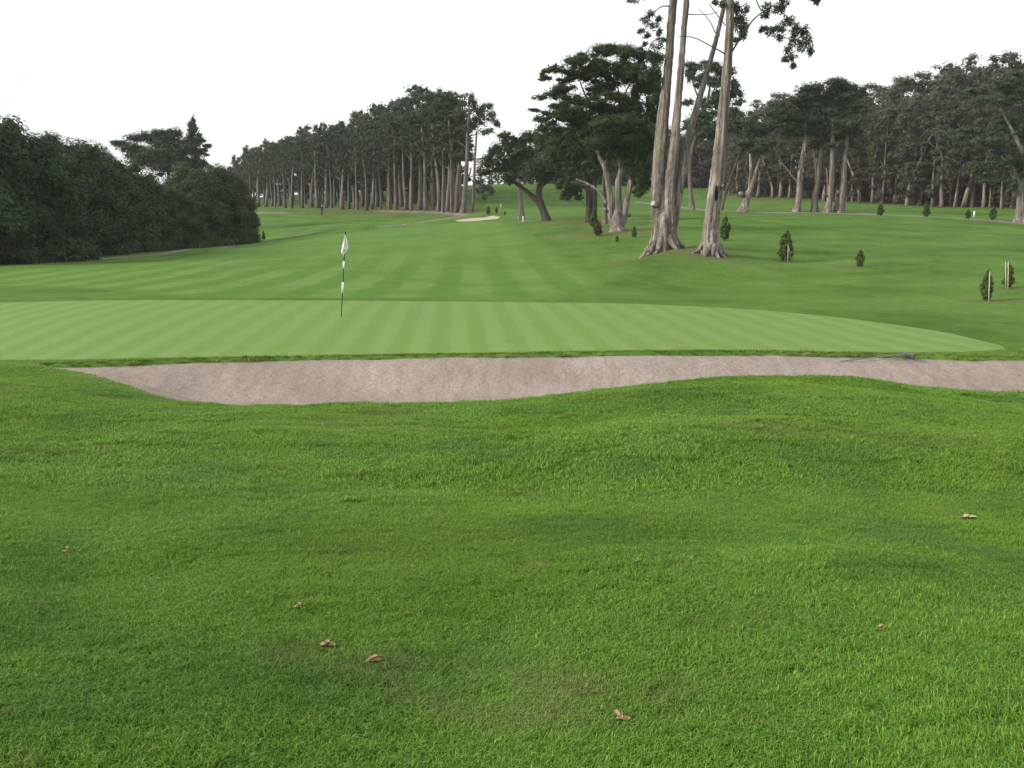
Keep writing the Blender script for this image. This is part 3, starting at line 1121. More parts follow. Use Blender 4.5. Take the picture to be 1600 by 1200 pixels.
def big_left():
    Y = 60.0
    b = hit(1036, 391)
    Y = b[1]
    t = thing('cypress_tree', b, 'tall three-stemmed cypress with flared roots, left of the two big bare trunks', 'tree', 'two tall cypresses beside the fairway')
    m = MB()
    p, r = px_limb([(1037, 394, 62), (1038, 384, 54), (1038, 372, 46), (1038, 355, 43), (1039, 340, 38), (1040, 328, 20), (1040, 322, 6)], Y, b, 5)
    m.tube(p, r, 48, .09, 9, 1, True, .02, .35, 7)
    # root toes spreading over the turf
    rg = np.random.default_rng(3)
    for a in np.linspace(.2, 6.3, 11)[:-1]:
        a += rg.normal(0, .15)
        L = rg.uniform(1.25, 1.75)
        dd = np.array((math.cos(a), math.sin(a)))
        q = []
        for s, hgt in ((.55, .75), (.85, .36), (1.15, .14), (L, -.05)):
            x, y = b[0] + dd[0] * s, b[1] + dd[1] * s
            q.append((dd[0] * s, dd[1] * s, hz(x, y) - b[2] + hgt))
        m.tube(catmull(q, 3, False), np.linspace(.26, .06, 10), 9, .1, 3, int(a * 10), True, .03)
    m.build('trunk', M['bark'], t)
    stems = [
        ([(1036, 372, 20), (1031, 345, 26), (1029, 320, 24), (1029, 285, 21), (1031, 255, 20), (1036, 200, 17), (1041, 140, 15), (1046, 80, 13.5), (1052, 0, 13), (1060, -90, 11), (1066, -190, 8)], 11),
        ([(1042, 372, 18), (1046, 345, 24), (1045, 320, 20), (1047, 285, 19), (1051, 255, 18), (1056, 200, 14.5), (1062, 130, 11.5), (1067.5, 60, 9.5), (1073, 0, 9.5), (1084, -90, 9), (1092, -170, 5)], 12),
        ([(1045, 374, 14), (1050, 350, 20), (1056, 322, 18), (1062, 290, 17), (1069, 255, 16), (1076, 215, 13), (1094, 150, 10.5), (1110, 95, 8.5), (1122, 50, 7.5), (1131, 10, 7), (1142, -50, 6), (1150, -110, 4)], 13),
        ([(1030, 368, 10), (1024, 345, 14), (1023, 320, 13), (1023, 280, 12), (1026, 230, 10), (1030, 180, 7.5), (1035, 140, 5), (1039, 108, 3)], 14)]
    for L, s in stems:
        p, r = px_limb(L, Y, b, 10, {11: 0, 12: -.25, 13: .1, 14: .15}[s])
        MB().tube(wobble(p, .009, s), r, 28, .13, 6, s, True, .045).build('stem', M['bark'], t)
    # sawn limb scar
    o = MB()
    c = P(1026, 321, Y - .22) - b
    dv = unit(np.array((-.72, -.6, .35)))
    o.tube(np.array([c, c + dv * .2, c + dv * .36]), np.array([.24, .19, .17]), 14, .1, 3, 5, True, .04)
    st = o.build('cut_stub', M['bark'], t)
    MB().tube(np.array([c + dv * .355, c + dv * .372]), np.array([.15, .145]), 14, .05, 3, 5).build('cut_face', M['deadwood'], st, False)
    # a mossy patch in the fork
    c = P(1049, 340, Y - .72) - b
    fm = crown_mesh('moss', explode([(c[0], c[1], c[2], .35, .12, .5)], 8, .4, 4), M['sapr'], .5, .12, 5, core=0)
    # thin dead branches
    for L in ([(1049, 10, 2.5), (1035, 10, 2), (1024, 18, 1.5), (1018, 30, 1)], [(1074, 22, 2), (1090, 23, 1.5), (1110, 22, 1.2), (1122, 18, 1)],
              [(1044, 62, 2.5), (1030, 60, 2), (1020, 66, 2), (1012, 80, 1)], [(1118, 52, 2), (1110, 35, 1.4), (1098, 20, 1), (1090, 14, .8)]):
        p, r = px_limb(L, Y, b, 4)
        MB().tube(p, r, 6).build('branch', M['barkd'], t)
    cl = px_clumps([(1016, 22, 10, 5), (1008, 32, 9, 5), (1020, 40, 12, 6), (1002, 48, 8, 4), (1028, 30, 7, 5), (1012, 56, 8, 3), (1030, 50, 6, 5),
                    (1036, 62, 12, 5), (1026, 72, 11, 6), (1018, 86, 10, 7), (1030, 90, 9, 9), (1024, 108, 11, 9), (1012, 118, 9, 7), (1030, 124, 8, 8), (1004, 104, 7, 5),
                    (990, 0, 12, 4), (1010, -6, 10, 5), (1008, 68, 5, 3),
                    (1050, -60, 60, 25), (1010, -50, 30, 14), (1090, -90, 60, 30), (1060, -150, 70, 40), (1020, -110, 50, 25), (1100, -40, 30, 10), (985, -30, 25, 8), (1060, -200, 50, 25)], Y, b, 6, .9, .5, 1.35)
    me = crown_mesh('crown', explode(cl[:18], 18, .46, 8), M['cyp'], .7, .18, 7, core=0, feather=.9, aspect=.28, droop=.25)
    link('foliage', me, t)
    link('crown', crown_mesh('crown', explode(cl[18:], 9, .36, 9), M['cyp'], .8, .42, 10, core=.5), t)


def big_right():
    b = hit(1111, 397)
    Y = b[1]
    t = thing('cypress_tree', b, 'tall single-trunk cypress with a hollow scar, right of the two big bare trunks', 'tree', 'two tall cypresses beside the fairway')
    m = MB()
    p, r = px_limb([(1110, 400, 42), (1110, 392, 34), (1110, 378, 29), (1111, 360, 27), (1113, 340, 26), (1117, 310, 25), (1120, 285, 25), (1124, 255, 24), (1127, 220, 22), (1132, 160, 18), (1137, 100, 15),
                    (1140, 50, 14), (1141, 0, 13), (1143, -80, 10), (1146, -170, 6)], Y, b, 7)
    m.tube(wobble(p, .012, 21), r, 40, .12, 7, 21, True, .022, .3, 6)
    rg = np.random.default_rng(4)
    for a in np.linspace(.4, 6.4, 9)[:-1]:
        a += rg.normal(0, .15)
        L = rg.uniform(.95, 1.25)
        dd = np.array((math.cos(a), math.sin(a)))
        q = []
        for s, hgt in ((.4, .6), (.62, .26), (.85, .08), (L, -.05)):
            q.append((dd[0] * s, dd[1] * s, hz(b[0] + dd[0] * s, b[1] + dd[1] * s) - b[2] + hgt))
        m.tube(catmull(q, 3, False), np.linspace(.19, .05, 10), 9, .1, 3, int(a * 10), True, .03)
    m.build('trunk', M['bark'], t)
    # burl and broken stub
    c = P(1127, 292, Y - .30) - b
    MB().tube(np.array([c, c + np.array((.10, -.16, .10))]), np.array([.11, .06]), 10, .1, 3, 2, True, .05).build('broken_stub', M['bark'], t)
    # hollow: solid near-black spindle, its inner shade put into the colour
    c = P(1119, 302, Y - .50) - b
    hm = MB()
    hm.tube(np.array([c + np.array((0, 0, -.42)), c + np.array((.0, -.0, -.2)), c + np.array((0.01, 0, .1)), c + np.array((.02, 0, .42))]), np.array([.03, .085, .095, .03]), 10)
    hm.build('hollow', plain('hollow_shade', (.012, .010, .009), 1, .0), t)
    for L in ([(1132, 84, 3), (1122, 78, 2.4), (1105, 69, 2), (1090, 61, 1.8), (1075, 57, 1.5), (1060, 57, 1)],
              [(1143, 82, 3.4), (1155, 62, 3), (1166, 45, 3), (1178, 30, 2.6), (1190, 20, 2), (1205, 12, 1.2)],
              [(1190, 18, 2), (1184, 6, 2), (1178, -10, 2), (1165, -40, 3), (1146, -70, 4)],
              [(1205, 8, 2), (1222, 20, 2), (1240, 34, 1.6), (1256, 52, 1.2)],
              [(1138, 72, 2), (1150, 68, 1.5), (1160, 60, 1)], [(1134, 40, 2), (1118, 20, 1.6), (1108, 6, 1.2)], [(1142, 20, 2.4), (1156, 12, 2), (1168, 4, 1.5)]):
        p, r = px_limb(L, Y, b, 4)
        MB().tube(p, r, 7).build('branch', M['barkd'], t)
    cl = px_clumps([(1152, 18, 10, 6), (1160, 28, 10, 7), (1156, 40, 9, 8), (1164, 44, 7, 8), (1150, 30, 6, 8), (1160, 56, 7, 5), (1148, 8, 8, 5), (1166, 16, 7, 5), (1128, 6, 6, 5), (1118, 4, 6, 3),
                    (1150, 62, 4, 3),
                    (1200, 10, 12, 7), (1214, 14, 12, 9), (1225, 6, 12, 7), (1196, 24, 8, 5), (1192, 46, 9, 4), (1206, 48, 12, 6), (1220, 44, 12, 7), (1232, 34, 12, 9), (1244, 46, 12, 9), (1256, 50, 12, 9),
                    (1262, 64, 9, 12), (1252, 70, 9, 10), (1240, 62, 10, 9), (1232, 76, 9, 8), (1238, 90, 8, 6), (1226, 92, 6, 5), (1240, 102, 3, 5), (1266, 80, 5, 7), (1218, 58, 8, 5), (1276, -2, 7, 2),
                    (1140, -60, 50, 20), (1180, -70, 50, 22), (1225, -30, 40, 14), (1150, -120, 70, 35), (1200, -130, 60, 30), (1150, -180, 50, 30), (1105, -40, 30, 10)], Y, b, 16, .9, .5, 1.35)
    link('foliage', crown_mesh('foliage', explode(cl[:30], 20, .46, 18), M['cyp'], .95, .19, 17, core=0, feather=.9, aspect=.28, droop=.25), t)
    link('crown', crown_mesh('crown', explode(cl[30:], 9, .36, 19), M['cyp'], .8, .42, 20, core=.5), t)


big_left()
big_right()


# ------------------------------------------------------------------ trees built one by one
def px_tree(base_px, label, limbs, masses, mat='cyp', bark='bark', group=None, seed=1, k=6, f=.42, fz=None, leaf=None, per=.75, name='cypress_tree', core=.5, depth=.8, spread=.5, root=.3, Y=None, feather=.6, extra=(), zs=1.4):
    b = hit(*base_px) if Y is None else P(base_px[0], base_px[1], Y)
    Y = b[1]
    b = np.array((b[0], b[1], hz(b[0], b[1])))
    t = thing(name, b, label, 'tree', group)
    for i, L in enumerate(limbs):
        p, r = px_limb(L, Y, b, 4)
        if i == 0 or L[0][1] > base_px[1] - 4:
            p = np.vstack([p[0] - np.array((0, 0, .25)), p])
            r = np.concatenate([[r[0] * 1.05], r])
        nm = 'trunk' if i == 0 else 'limb'
        lo = MB().tube(p, r, 16 if r[0] > .15 else 8, .09, 4, seed * 10 + i, True, .03, root if i == 0 else 0, 5).build(nm, M[bark], t)
        trunk = lo if i == 0 else trunk
    for c in extra:
        q = P(c[0], c[1], Y) - b
        w = c[2] * Y / F * .32
        dv = unit(np.array((-.8, -.5, .45)))
        MB().tube(np.array([q, q + dv * w * 1.6, q + dv * w * 3.0]), np.array([1.25, 1.0, .85]) * w, 10, .1, 3, seed, True, .04).build('cut_stub', M[bark], trunk)
    if masses:
        cl = px_clumps(masses, Y, b, seed, depth, spread, zs)
        lf = leaf or 2.9 * Y / F
        link('crown', crown_mesh('crown', explode(cl, k + 5, f * 1.22, seed + 5, (fz or f) * 1.9), M[mat], per, lf, seed + 6, core=core, feather=feather), t)
    return t


# leaning low cypress with its short neighbour
px_tree((852, 345), 'dark cypress forking low, one limb leaning left over the fairway edge', [
    [(855, 346, 17), (850, 332, 14), (845, 318, 13), (842, 300, 11), (846, 280, 9), (852, 255, 6)],
    [(845, 322, 10), (838, 313, 9), (828, 303, 8), (818, 295, 7), (806, 286, 6), (796, 276, 4)],
    [(842, 296, 5), (860, 280, 4), (878, 270, 3)]],
    [(800, 222, 26, 12), (775, 236, 22, 10), (812, 240, 34, 14), (765, 252, 20, 9), (790, 258, 34, 12), (830, 258, 30, 14), (848, 236, 36, 18), (870, 250, 28, 14), (760, 268, 18, 6), (800, 274, 26, 7),
     (845, 278, 22, 7), (868, 272, 22, 8), (825, 215, 24, 10), (788, 210, 14, 5), (797, 284, 8, 5), (855, 216, 26, 12)], 'cypg', 'barkd', 'cypresses of the middle clump', 31, 9, .34, .26)
px_tree((815, 343), 'short pale trunk under the leaning cypress, beside a white post', [
    [(815, 345, 14), (815, 336, 11), (814, 322, 9), (812, 300, 8), (811, 280, 7), (812, 255, 5)]],
    [(806, 246, 22, 10), (822, 236, 18, 8), (795, 262, 16, 6)], 'cypg', 'barkf', 'cypresses of the middle clump', 32, 8, .36, .28)
# dark pair and the many-stemmed cypress that carries the high umbrella crown
px_tree((924, 347), 'dark paired trunks just left of the many-stemmed cypress', [
    [(928, 348, 12), (929, 325, 10), (929, 295, 9), (928, 268, 8), (922, 240, 5)],
    [(919, 348, 12), (920, 325, 11), (920, 300, 10), (916, 270, 7), (905, 245, 5)],
    [(921, 300, 6), (912, 292, 5), (900, 290, 4), (888, 296, 3)]],
    [(900, 225, 40, 16), (880, 236, 34, 14), (930, 225, 36, 16), (915, 250, 36, 12), (890, 262, 30, 9), (885, 285, 18, 9), (896, 298, 18, 10), (884, 306, 14, 7), (905, 308, 10, 5), (940, 250, 30, 12), (872, 290, 10, 6), (925, 205, 34, 13), (880, 212, 34, 13), (905, 240, 40, 15), (935, 268, 24, 10), (862, 252, 24, 12)],
    'cypg', 'barkd', 'cypresses of the middle clump', 33, 9, .34, .28)
px_tree((966, 361), 'many-stemmed cypress under the widest umbrella crown in the middle', [
    [(965, 363, 36), (965, 357, 29), (964, 348, 27), (964, 338, 24), (964, 328, 14), (964, 322, 5)],
    [(961, 357, 10), (956, 338, 14), (954, 315, 12), (951, 290, 11), (946, 265, 9), (938, 248, 7), (930, 225, 5)],
    [(965, 356, 12), (966, 336, 15), (966, 310, 13), (966, 285, 12), (971, 262, 10), (962, 242, 7), (948, 228, 5), (930, 190, 4), (915, 150, 3)],
    [(969, 357, 10), (975, 340, 14), (979, 315, 12), (984, 290, 11), (990, 262, 9), (996, 238, 7), (1003, 220, 5), (1010, 205, 4)],
    [(996, 240, 5), (991, 225, 4), (986, 205, 3), (975, 170, 3), (960, 120, 2)],
    [(948, 318, 6), (941, 306, 5), (930, 294, 5), (915, 286, 4), (900, 280, 3)],
    [(945, 351, 12, 12), (945, 335, 10, 12), (945, 320, 9, 12), (944, 290, 8, 10), (946, 262, 7, 6), (950, 235, 5, 3), (960, 180, 4, 0), (985, 130, 3, 0)],
    [(930, 190, 4), (900, 165, 3), (870, 150, 2), (850, 140, 1.5)], [(985, 130, 3), (1010, 110, 2.5), (1030, 105, 2)], [(915, 150, 3), (905, 120, 2), (915, 95, 1.5)]],
    [(905, 96, 34, 9), (945, 82, 38, 8), (985, 84, 34, 9), (1018, 92, 28, 11), (872, 110, 22, 6), (852, 122, 16, 4), (848, 116, 8, 5), (945, 104, 42, 12), (985, 112, 38, 14), (912, 118, 26, 7), (1015, 122, 28, 15),
     (884, 126, 18, 5), (862, 148, 20, 5), (845, 153, 14, 4), (950, 132, 36, 9), (1000, 140, 30, 12), (930, 146, 26, 8), (872, 165, 30, 5), (835, 172, 14, 2.5), (905, 160, 20, 6), (890, 180, 42, 9), (848, 186, 18, 5), (940, 170, 40, 8),
     (985, 168, 38, 9), (1020, 160, 22, 14), (905, 198, 46, 11), (960, 192, 52, 13), (1010, 190, 32, 16), (860, 200, 30, 8), (950, 215, 50, 14), (1000, 225, 32, 18), (1012, 255, 24, 18), (975, 240, 40, 14), (1008, 288, 18, 10), (998, 300, 14, 6), (985, 206, 34, 15), (930, 208, 36, 14), (1015, 210, 22, 18), (1012, 235, 24, 18), (945, 236, 36, 13), (1002, 270, 22, 14), (1000, 178, 34, 11), (955, 180, 40, 10), (905, 186, 36, 9), (965, 152, 36, 8), (880, 140, 26, 7), (892, 153, 24, 6), (925, 160, 28, 7), (862, 179, 24, 6), (1026, 138, 22, 13), (1030, 180, 18, 16), (930, 112, 30, 9), (895, 112, 24, 7), (1000, 118, 26, 10)],
    'cypg', 'bark', 'cypresses of the middle clump', 34, 10, .30, .26, extra=[(949, 330, 8), (984, 337, 8)], per=.95, core=.55, zs=1.6)
# tree standing behind the two tall trunks
px_tree((1081, 328), 'cypress with a domed crown showing between the two tall trunks', [
    [(1081, 330, 14), (1081, 318, 10), (1079, 300, 8), (1078, 275, 8), (1080, 240, 7), (1092, 200, 6), (1105, 160, 5), (1110, 130, 3)],
    [(1092, 200, 4), (1120, 175, 3), (1140, 150, 2)], [(1100, 175, 4), (1088, 145, 3), (1080, 120, 2)], [(1085, 225, 4), (1120, 205, 3), (1150, 190, 2)]],
    [(1085, 104, 22, 5), (1108, 102, 26, 6), (1132, 115, 24, 8), (1148, 130, 14, 6), (1078, 118, 12, 8), (1098, 122, 18, 6), (1118, 130, 22, 7), (1145, 145, 18, 6), (1090, 134, 10, 3), (1128, 155, 26, 10), (1155, 160, 12, 4),
     (1075, 160, 12, 4), (1098, 162, 20, 6), (1100, 182, 34, 9), (1140, 182, 26, 10), (1080, 196, 22, 8), (1120, 202, 40, 10), (1155, 200, 20, 9)],
    'cyp', 'barkf', None, 35, 11, .34, .30, per=.95, core=.5, zs=1.7)
px_tree((1132, 329), 'thin dark trunk slanting up to the right behind the big single trunk', [
    [(1128, 330, 5), (1133, 305, 4), (1142, 278, 3.4), (1152, 250, 3), (1163, 228, 2)]], [(1165, 226, 14, 6), (1158, 236, 10, 5), (1172, 216, 12, 5)], 'euc', 'barkd', None, 36, 6)
# row of pale trunks on the right
RG = 'pale cypress trunks along the cart path'
px_tree((1163, 331), 'leaning cypress with a sawn stump limb, leftmost of the path row', [
    [(1160, 333, 24), (1163, 326, 17), (1166, 314, 13), (1171, 300, 11), (1176, 285, 9), (1182, 265, 6), (1188, 248, 4)],
    [(1171, 302, 7), (1172, 285, 6), (1173, 262, 5), (1172, 240, 4)]],
    [(1180, 205, 28, 7), (1165, 222, 24, 6), (1200, 224, 26, 7), (1185, 236, 22, 5), (1172, 190, 14, 5)], 'cyp', 'bark', RG, 37, 8, .36, .3, extra=[(1162, 306, 10)])
px_tree((1246, 331), 'straight cypress second from the left in the path row', [
    [(1244, 333, 17), (1246, 326, 13), (1248, 310, 11), (1249, 290, 10), (1250, 268, 9), (1254, 245, 7), (1258, 220, 6), (1258, 180, 4)],
    [(1247, 285, 4), (1238, 275, 3), (1228, 262, 2), (1218, 252, 1.5)]],
    [(1250, 158, 42, 10), (1222, 182, 34, 10), (1258, 184, 40, 12), (1240, 206, 42, 10), (1198, 200, 26, 7), (1270, 140, 30, 8), (1275, 208, 26, 9), (1218, 168, 24, 7)], 'cyp', 'bark', RG, 38, 9, .34, .28, extra=[(1247, 264, 6)])
px_tree((1272, 331), 'forked cypress third from the left in the path row', [
    [(1272, 333, 16), (1273, 324, 13), (1273, 308, 11), (1277, 290, 10), (1280, 265, 9), (1283, 235, 7), (1285, 200, 5)],
    [(1274, 300, 5), (1275, 275, 4), (1273, 250, 4), (1270, 232, 3)]],
    [(1290, 140, 34, 9), (1300, 160, 40, 12), (1280, 182, 36, 12), (1300, 206, 38, 11), (1285, 224, 28, 8), (1318, 132, 26, 8)], 'cyp', 'bark', RG, 39, 9, .34, .28)
px_tree((1294, 332), 'cypress with bulging base, second from the right in the path row', [
    [(1292, 334, 18), (1294, 326, 14), (1296, 310, 10), (1298, 290, 9), (1300, 260, 8), (1301, 225, 7), (1302, 180, 5)],
    [(1295, 300, 4), (1293, 280, 3.5), (1291, 262, 2.5)]],
    [(1310, 128, 30, 7), (1335, 145, 32, 9), (1320, 168, 34, 11), (1330, 190, 28, 10), (1345, 170, 22, 7)], 'cyp', 'bark', RG, 40, 9, .34, .28, extra=[(1291, 306, 7)])
px_tree((1311, 332), 'cypress with splayed white roots and a dead snag top, right end of the path row', [
    [(1311, 334, 20), (1313, 326, 16), (1315, 310, 14), (1317, 290, 11), (1319, 260, 9), (1322, 230, 7), (1325, 205, 5), (1327, 183, 2)],
    [(1312, 306, 5), (1314, 285, 4), (1316, 262, 3.5), (1319, 245, 2)], [(1304, 333, 7), (1306, 322, 5), (1309, 308, 4)]],
    [(1318, 214, 26, 9), (1338, 208, 22, 9), (1308, 226, 20, 6), (1350, 190, 20, 7), (1340, 226, 14, 5)], 'cyp', 'bark', RG, 41, 9, .34, .28, extra=[(1312, 303, 9)])
px_tree((1592, 348), 'large leaning cypress at the right edge beside the cart path', [
    [(1594, 351, 30), (1594, 342, 20), (1594, 326, 15), (1594, 305, 13), (1591, 288, 11), (1584, 268, 9), (1574, 250, 7), (1562, 232, 5), (1552, 218, 3)],
    [(1591, 290, 8), (1582, 276, 5), (1575, 266, 3)], [(1594, 300, 10), (1602, 270, 9), (1598, 240, 8), (1586, 212, 6), (1574, 190, 4), (1562, 170, 3)], [(1603, 265, 7), (1618, 230, 6), (1622, 190, 5), (1610, 140, 3)]],
    [(1590, 120, 26, 9), (1562, 130, 32, 8), (1530, 142, 26, 6), (1580, 145, 34, 14), (1550, 160, 28, 8), (1565, 190, 36, 10), (1520, 205, 32, 7), (1590, 200, 30, 14), (1545, 222, 38, 10), (1500, 216, 16, 4), (1570, 248, 34, 12),
     (1530, 262, 28, 8), (1595, 262, 26, 14), (1550, 282, 26, 8), (1620, 128, 36, 10), (1630, 180, 40, 18), (1640, 240, 36, 16), (1580, 290, 14, 8)], 'cyp', 'bark', None, 42, 9, .34, .27, root=.25)


# ------------------------------------------------------------------ groves of look-alike trees
def ordw(i):
    W = ['first', 'second', 'third', 'fourth', 'fifth', 'sixth', 'seventh', 'eighth', 'ninth', 'tenth', 'eleventh', 'twelfth', 'thirteenth', 'fourteenth', 'fifteenth', 'sixteenth', 'seventeenth', 'eighteenth', 'nineteenth', 'twentieth']
    if i < 20:
        return W[i]
    T = {2: 'twenty', 3: 'thirty', 4: 'forty', 5: 'fifty'}
    return (T[(i + 1) // 10] + '-' + W[(i + 1) % 10 - 1]) if (i + 1) % 10 else {3: 'thirtieth', 4: 'fortieth', 5: 'fiftieth'}[(i + 1) // 10]


def trunk_mesh(name, h, r0, mat, seed, lean=.4, fork=True, root=.25, r1=.4):
    rg = np.random.default_rng(seed)
    n = 9
    z = np.linspace(0, h, n)
    d = rg.normal(0, 1, 2) * lean
    x = d[0] * (z / h) ** 1.5 + .12 * np.sin(z * .5 + seed)
    y = d[1] * (z / h) ** 1.5 + .12 * np.cos(z * .45 + seed * 2)
    p = np.stack([x - x[0], y - y[0], z], -1)
    p[0, 2] = -.4
    r = r0 * (1 - (1 - r1) * (z / h)) * (1 + .35 * np.exp(-z / .9))
    m = MB()
    m.tube(p, r, 10, .09, 4, seed, True, .03, root, 5)
    if fork:
        for _ in range(rg.integers(2, 5)):
            i = rg.integers(4, n - 1)
            a = rg.uniform(0, 6.28)
            L = h * rg.uniform(.12, .26)
            v = np.array((math.cos(a), math.sin(a), rg.uniform(.3, 1.2)))
            q = [p[i] + v * L * s + np.array((0, 0, .25 * L * s * s)) for s in (0, .35, .7, 1)]
            m.tube(np.array(q), r[i] * np.array([.45, .35, .25, .1]), 6)
    return m.mesh(name, M[mat])


def umbrella(h, cb, w, seed, n=15):
    """layered flat-topped cypress crown between heights cb and h"""
    rg = np.random.default_rng(seed)
    o = []
    for i in range(n):
        t = (i + .5) / n
        z = cb + (h - cb) * t
        e = w * (.55 + .6 * math.sin(math.pi * min(t * .9 + .12, 1))) * (1 - .45 * t ** 4)
        a = i * 2.4 + rg.uniform(-.5, .5)
        rr = e * rg.uniform(.15, .75)
        s = w * rg.uniform(.42, .68)
        o.append((math.cos(a) * rr, math.sin(a) * rr, z - .08 * rr, s, s, (h - cb) * rg.uniform(.05, .10)))
    return o


def billow(h, cb, w, seed, n=22):
    """tall billowing eucalyptus crown"""
    rg = np.random.default_rng(seed)
    o = []
    for i in range(n):
        t = (i + .5) / n
        z = cb + (h - cb) * t * .96
        e = w * (.5 + .75 * math.sin(math.pi * (t * .85 + .1)))
        a = i * 2.4 + rg.uniform(-.6, .6)
        rr = e * rg.uniform(.2, .85)
        s = w * rg.uniform(.34, .56)
        o.append((math.cos(a) * rr, math.sin(a) * rr, z, s, s, s * rg.uniform(.7, 1.05)))
    return o


# prototypes share their mesh data among all the trees of a grove
CH = 16.0
CY_T = [trunk_mesh('grove_trunk', CH * .82, .40, 'barkf', 60 + i, .8) for i in range(6)]
CY_C = [crown_mesh('grove_crown', explode(umbrella(CH, CH * (.26 + .05 * (i % 3)), 3.6, 70 + i, 20), 6, .42, 80 + i, .6), M['cyp'], .6, .40, 90 + i, core=.5, feather=.6, nrand=.4) for i in range(6)]
EH = 20.0
EU_T = [trunk_mesh('forest_trunk', EH * .72, .36, 'barke', 120 + i, 1.0) for i in range(6)]
EU_C = [crown_mesh('forest_crown', explode(billow(EH, EH * .24, 3.3, 130 + i, 24), 6, .44, 140 + i), M['euc'], 1.2, .46, 150 + i, core=.4, nrand=.4, tvar=.09, droop=.9, feather=.2, aspect=.28, flat=.1) for i in range(6)]


EU_L = [crown_mesh('forest_crown', explode(billow(EH, EH * .05, 3.3, 160 + i, 26), 6, .44, 165 + i), M['euc'], 1.1, .48, 170 + i, core=.45, nrand=.4, tvar=.09, droop=.9, feather=.2, aspect=.28, flat=.1) for i in range(4)]
CY_L = [crown_mesh('grove_crown', explode(umbrella(CH, CH * .12, 3.4, 180 + i, 22), 6, .42, 185 + i, .6), M['cyp'], .6, .42, 190 + i, core=.55, feather=.6) for i in range(3)]
CY_F = [crown_mesh('grove_crown', explode(umbrella(CH, CH * (.44 + .06 * (i % 4)), 3.0 + .2 * (i % 2), 200 + i, 14), 6, .40, 205 + i, .5), M['cyp'], .75, .36, 210 + i, core=.4, feather=.7, nrand=.4) for i in range(6)]


def grove_tree(name, px, py, Y, h, H0_, T, C, label, group, rg, wide=1.0, girth=1.0):
    p = P(px, py, Y)
    z = hz(p[0], p[1])
    s = h / H0_
    w = s * wide * rg.uniform(.9, 1.15)
    t = thing(name, (p[0], p[1], z), label, 'tree', group, rg.uniform(0, 6.28))
    a = link('trunk', T[rg.integers(len(T))], t)
    a.scale = (girth * rg.uniform(.8, 1.3), girth * rg.uniform(.8, 1.3), s)
    c = link('crown', C[rg.integers(len(C))], t)
    c.scale = (w, w, s)
    return t


def ip(x, X, Yv):
    return float(np.interp(x, X, Yv))


rg = np.random.default_rng(5)
# --- left grove behind the flag: front rank trunk by trunk, then two ranks behind
GX = [340, 400, 450, 500, 572, 660, 722, 760]
GY = [262, 250, 224, 208, 188, 172, 160, 158]
SKY = ([360, 385, 400, 440, 455, 475, 500, 545, 590, 625, 660, 680, 700, 720, 760], [264, 246, 236, 222, 215, 219, 212, 204, 190, 180, 160, 153, 157, 165, 165])
GB = ([340, 400, 450, 572, 660, 722, 760], [322, 322, 325, 328, 329, 333, 333])
front = [392, 404, 416, 430, 446, 456, 473, 487, 497, 509, 519, 534, 546, 558, 573, 581, 595, 609, 619, 635, 643, 656, 666, 677, 686, 692, 699, 707, 713]
nf = len(front)
for i, px in enumerate(front):
    Y = ip(px, GX, GY) + rg.uniform(-3, 3)
    py = ip(px, *GB)
    h = (py - ip(px, *SKY)) / F * Y * rg.uniform(.78, 1.02)
    k = nf - 1 - i
    lab = 'bare-trunked cypress, %s from the right along the grove front' % ordw(k + 1)
    if i == 0:
        lab = 'bare-trunked cypress at the far left end of the grove behind the flag'
    grove_tree('cypress_tree', px, py, Y, h, CH, CY_T, CY_F, lab, 'cypresses along the front of the grove', rg, 1.0, rg.uniform(.45, .95))
for row, dy in ((0, 9), (1, 18), (2, 28), (3, 40)):
    for px in np.arange(356, 722, 13 + row):
        px = px + rg.uniform(-5, 5)
        Y = ip(px, GX, GY) + dy + rg.uniform(-3, 3)
        py = ip(px, *GB)
        h = (py - 3 - ip(px, *SKY)) / F * Y * rg.uniform(.74, 1.03)
        grove_tree('cypress_tree', px, py, Y, h, CH, CY_T, (CY_F if rg.random() < .6 else CY_C) if row < 2 else CY_L, 'cypress in the inner ranks of the grove, half hidden by front trunks',
                   'cypresses filling the grove behind its front rank', rg, 1.0, rg.uniform(.5, .85))
# --- the grove's right-hand end tree, with its low bough
px_tree((723, 333), 'tall pale cypress at the right end of the grove with a low drooping bough', [
    [(722, 335, 14), (724, 326, 10), (726, 305, 9), (728, 280, 8), (730, 240, 7), (731, 205, 6), (734, 170, 4)],
    [(728, 283, 4), (733, 275, 3), (736, 262, 2.5)], [(730, 232, 3), (722, 226, 3), (712, 220, 2)], [(731, 212, 3), (742, 210, 2), (752, 200, 2)], [(727, 300, 4), (738, 296, 3), (750, 294, 2)],
    [(738, 330, 5), (740, 300, 5), (742, 250, 4), (745, 205, 3)]],
    [(738, 160, 12, 9), (737, 152, 5, 5), (752, 172, 18, 9), (765, 165, 9, 4), (768, 182, 12, 8), (776, 194, 8, 6), (745, 190, 20, 9), (722, 178, 18, 10), (760, 205, 14, 5), (730, 200, 16, 6), (750, 284, 10, 6), (760, 292, 12, 7), (768, 300, 7, 6),
     (752, 298, 9, 5), (757, 308, 6, 4)], 'cyp', 'barkf', None, 61, 7, .38, .32, core=.4, extra=[(725, 318, 4)])

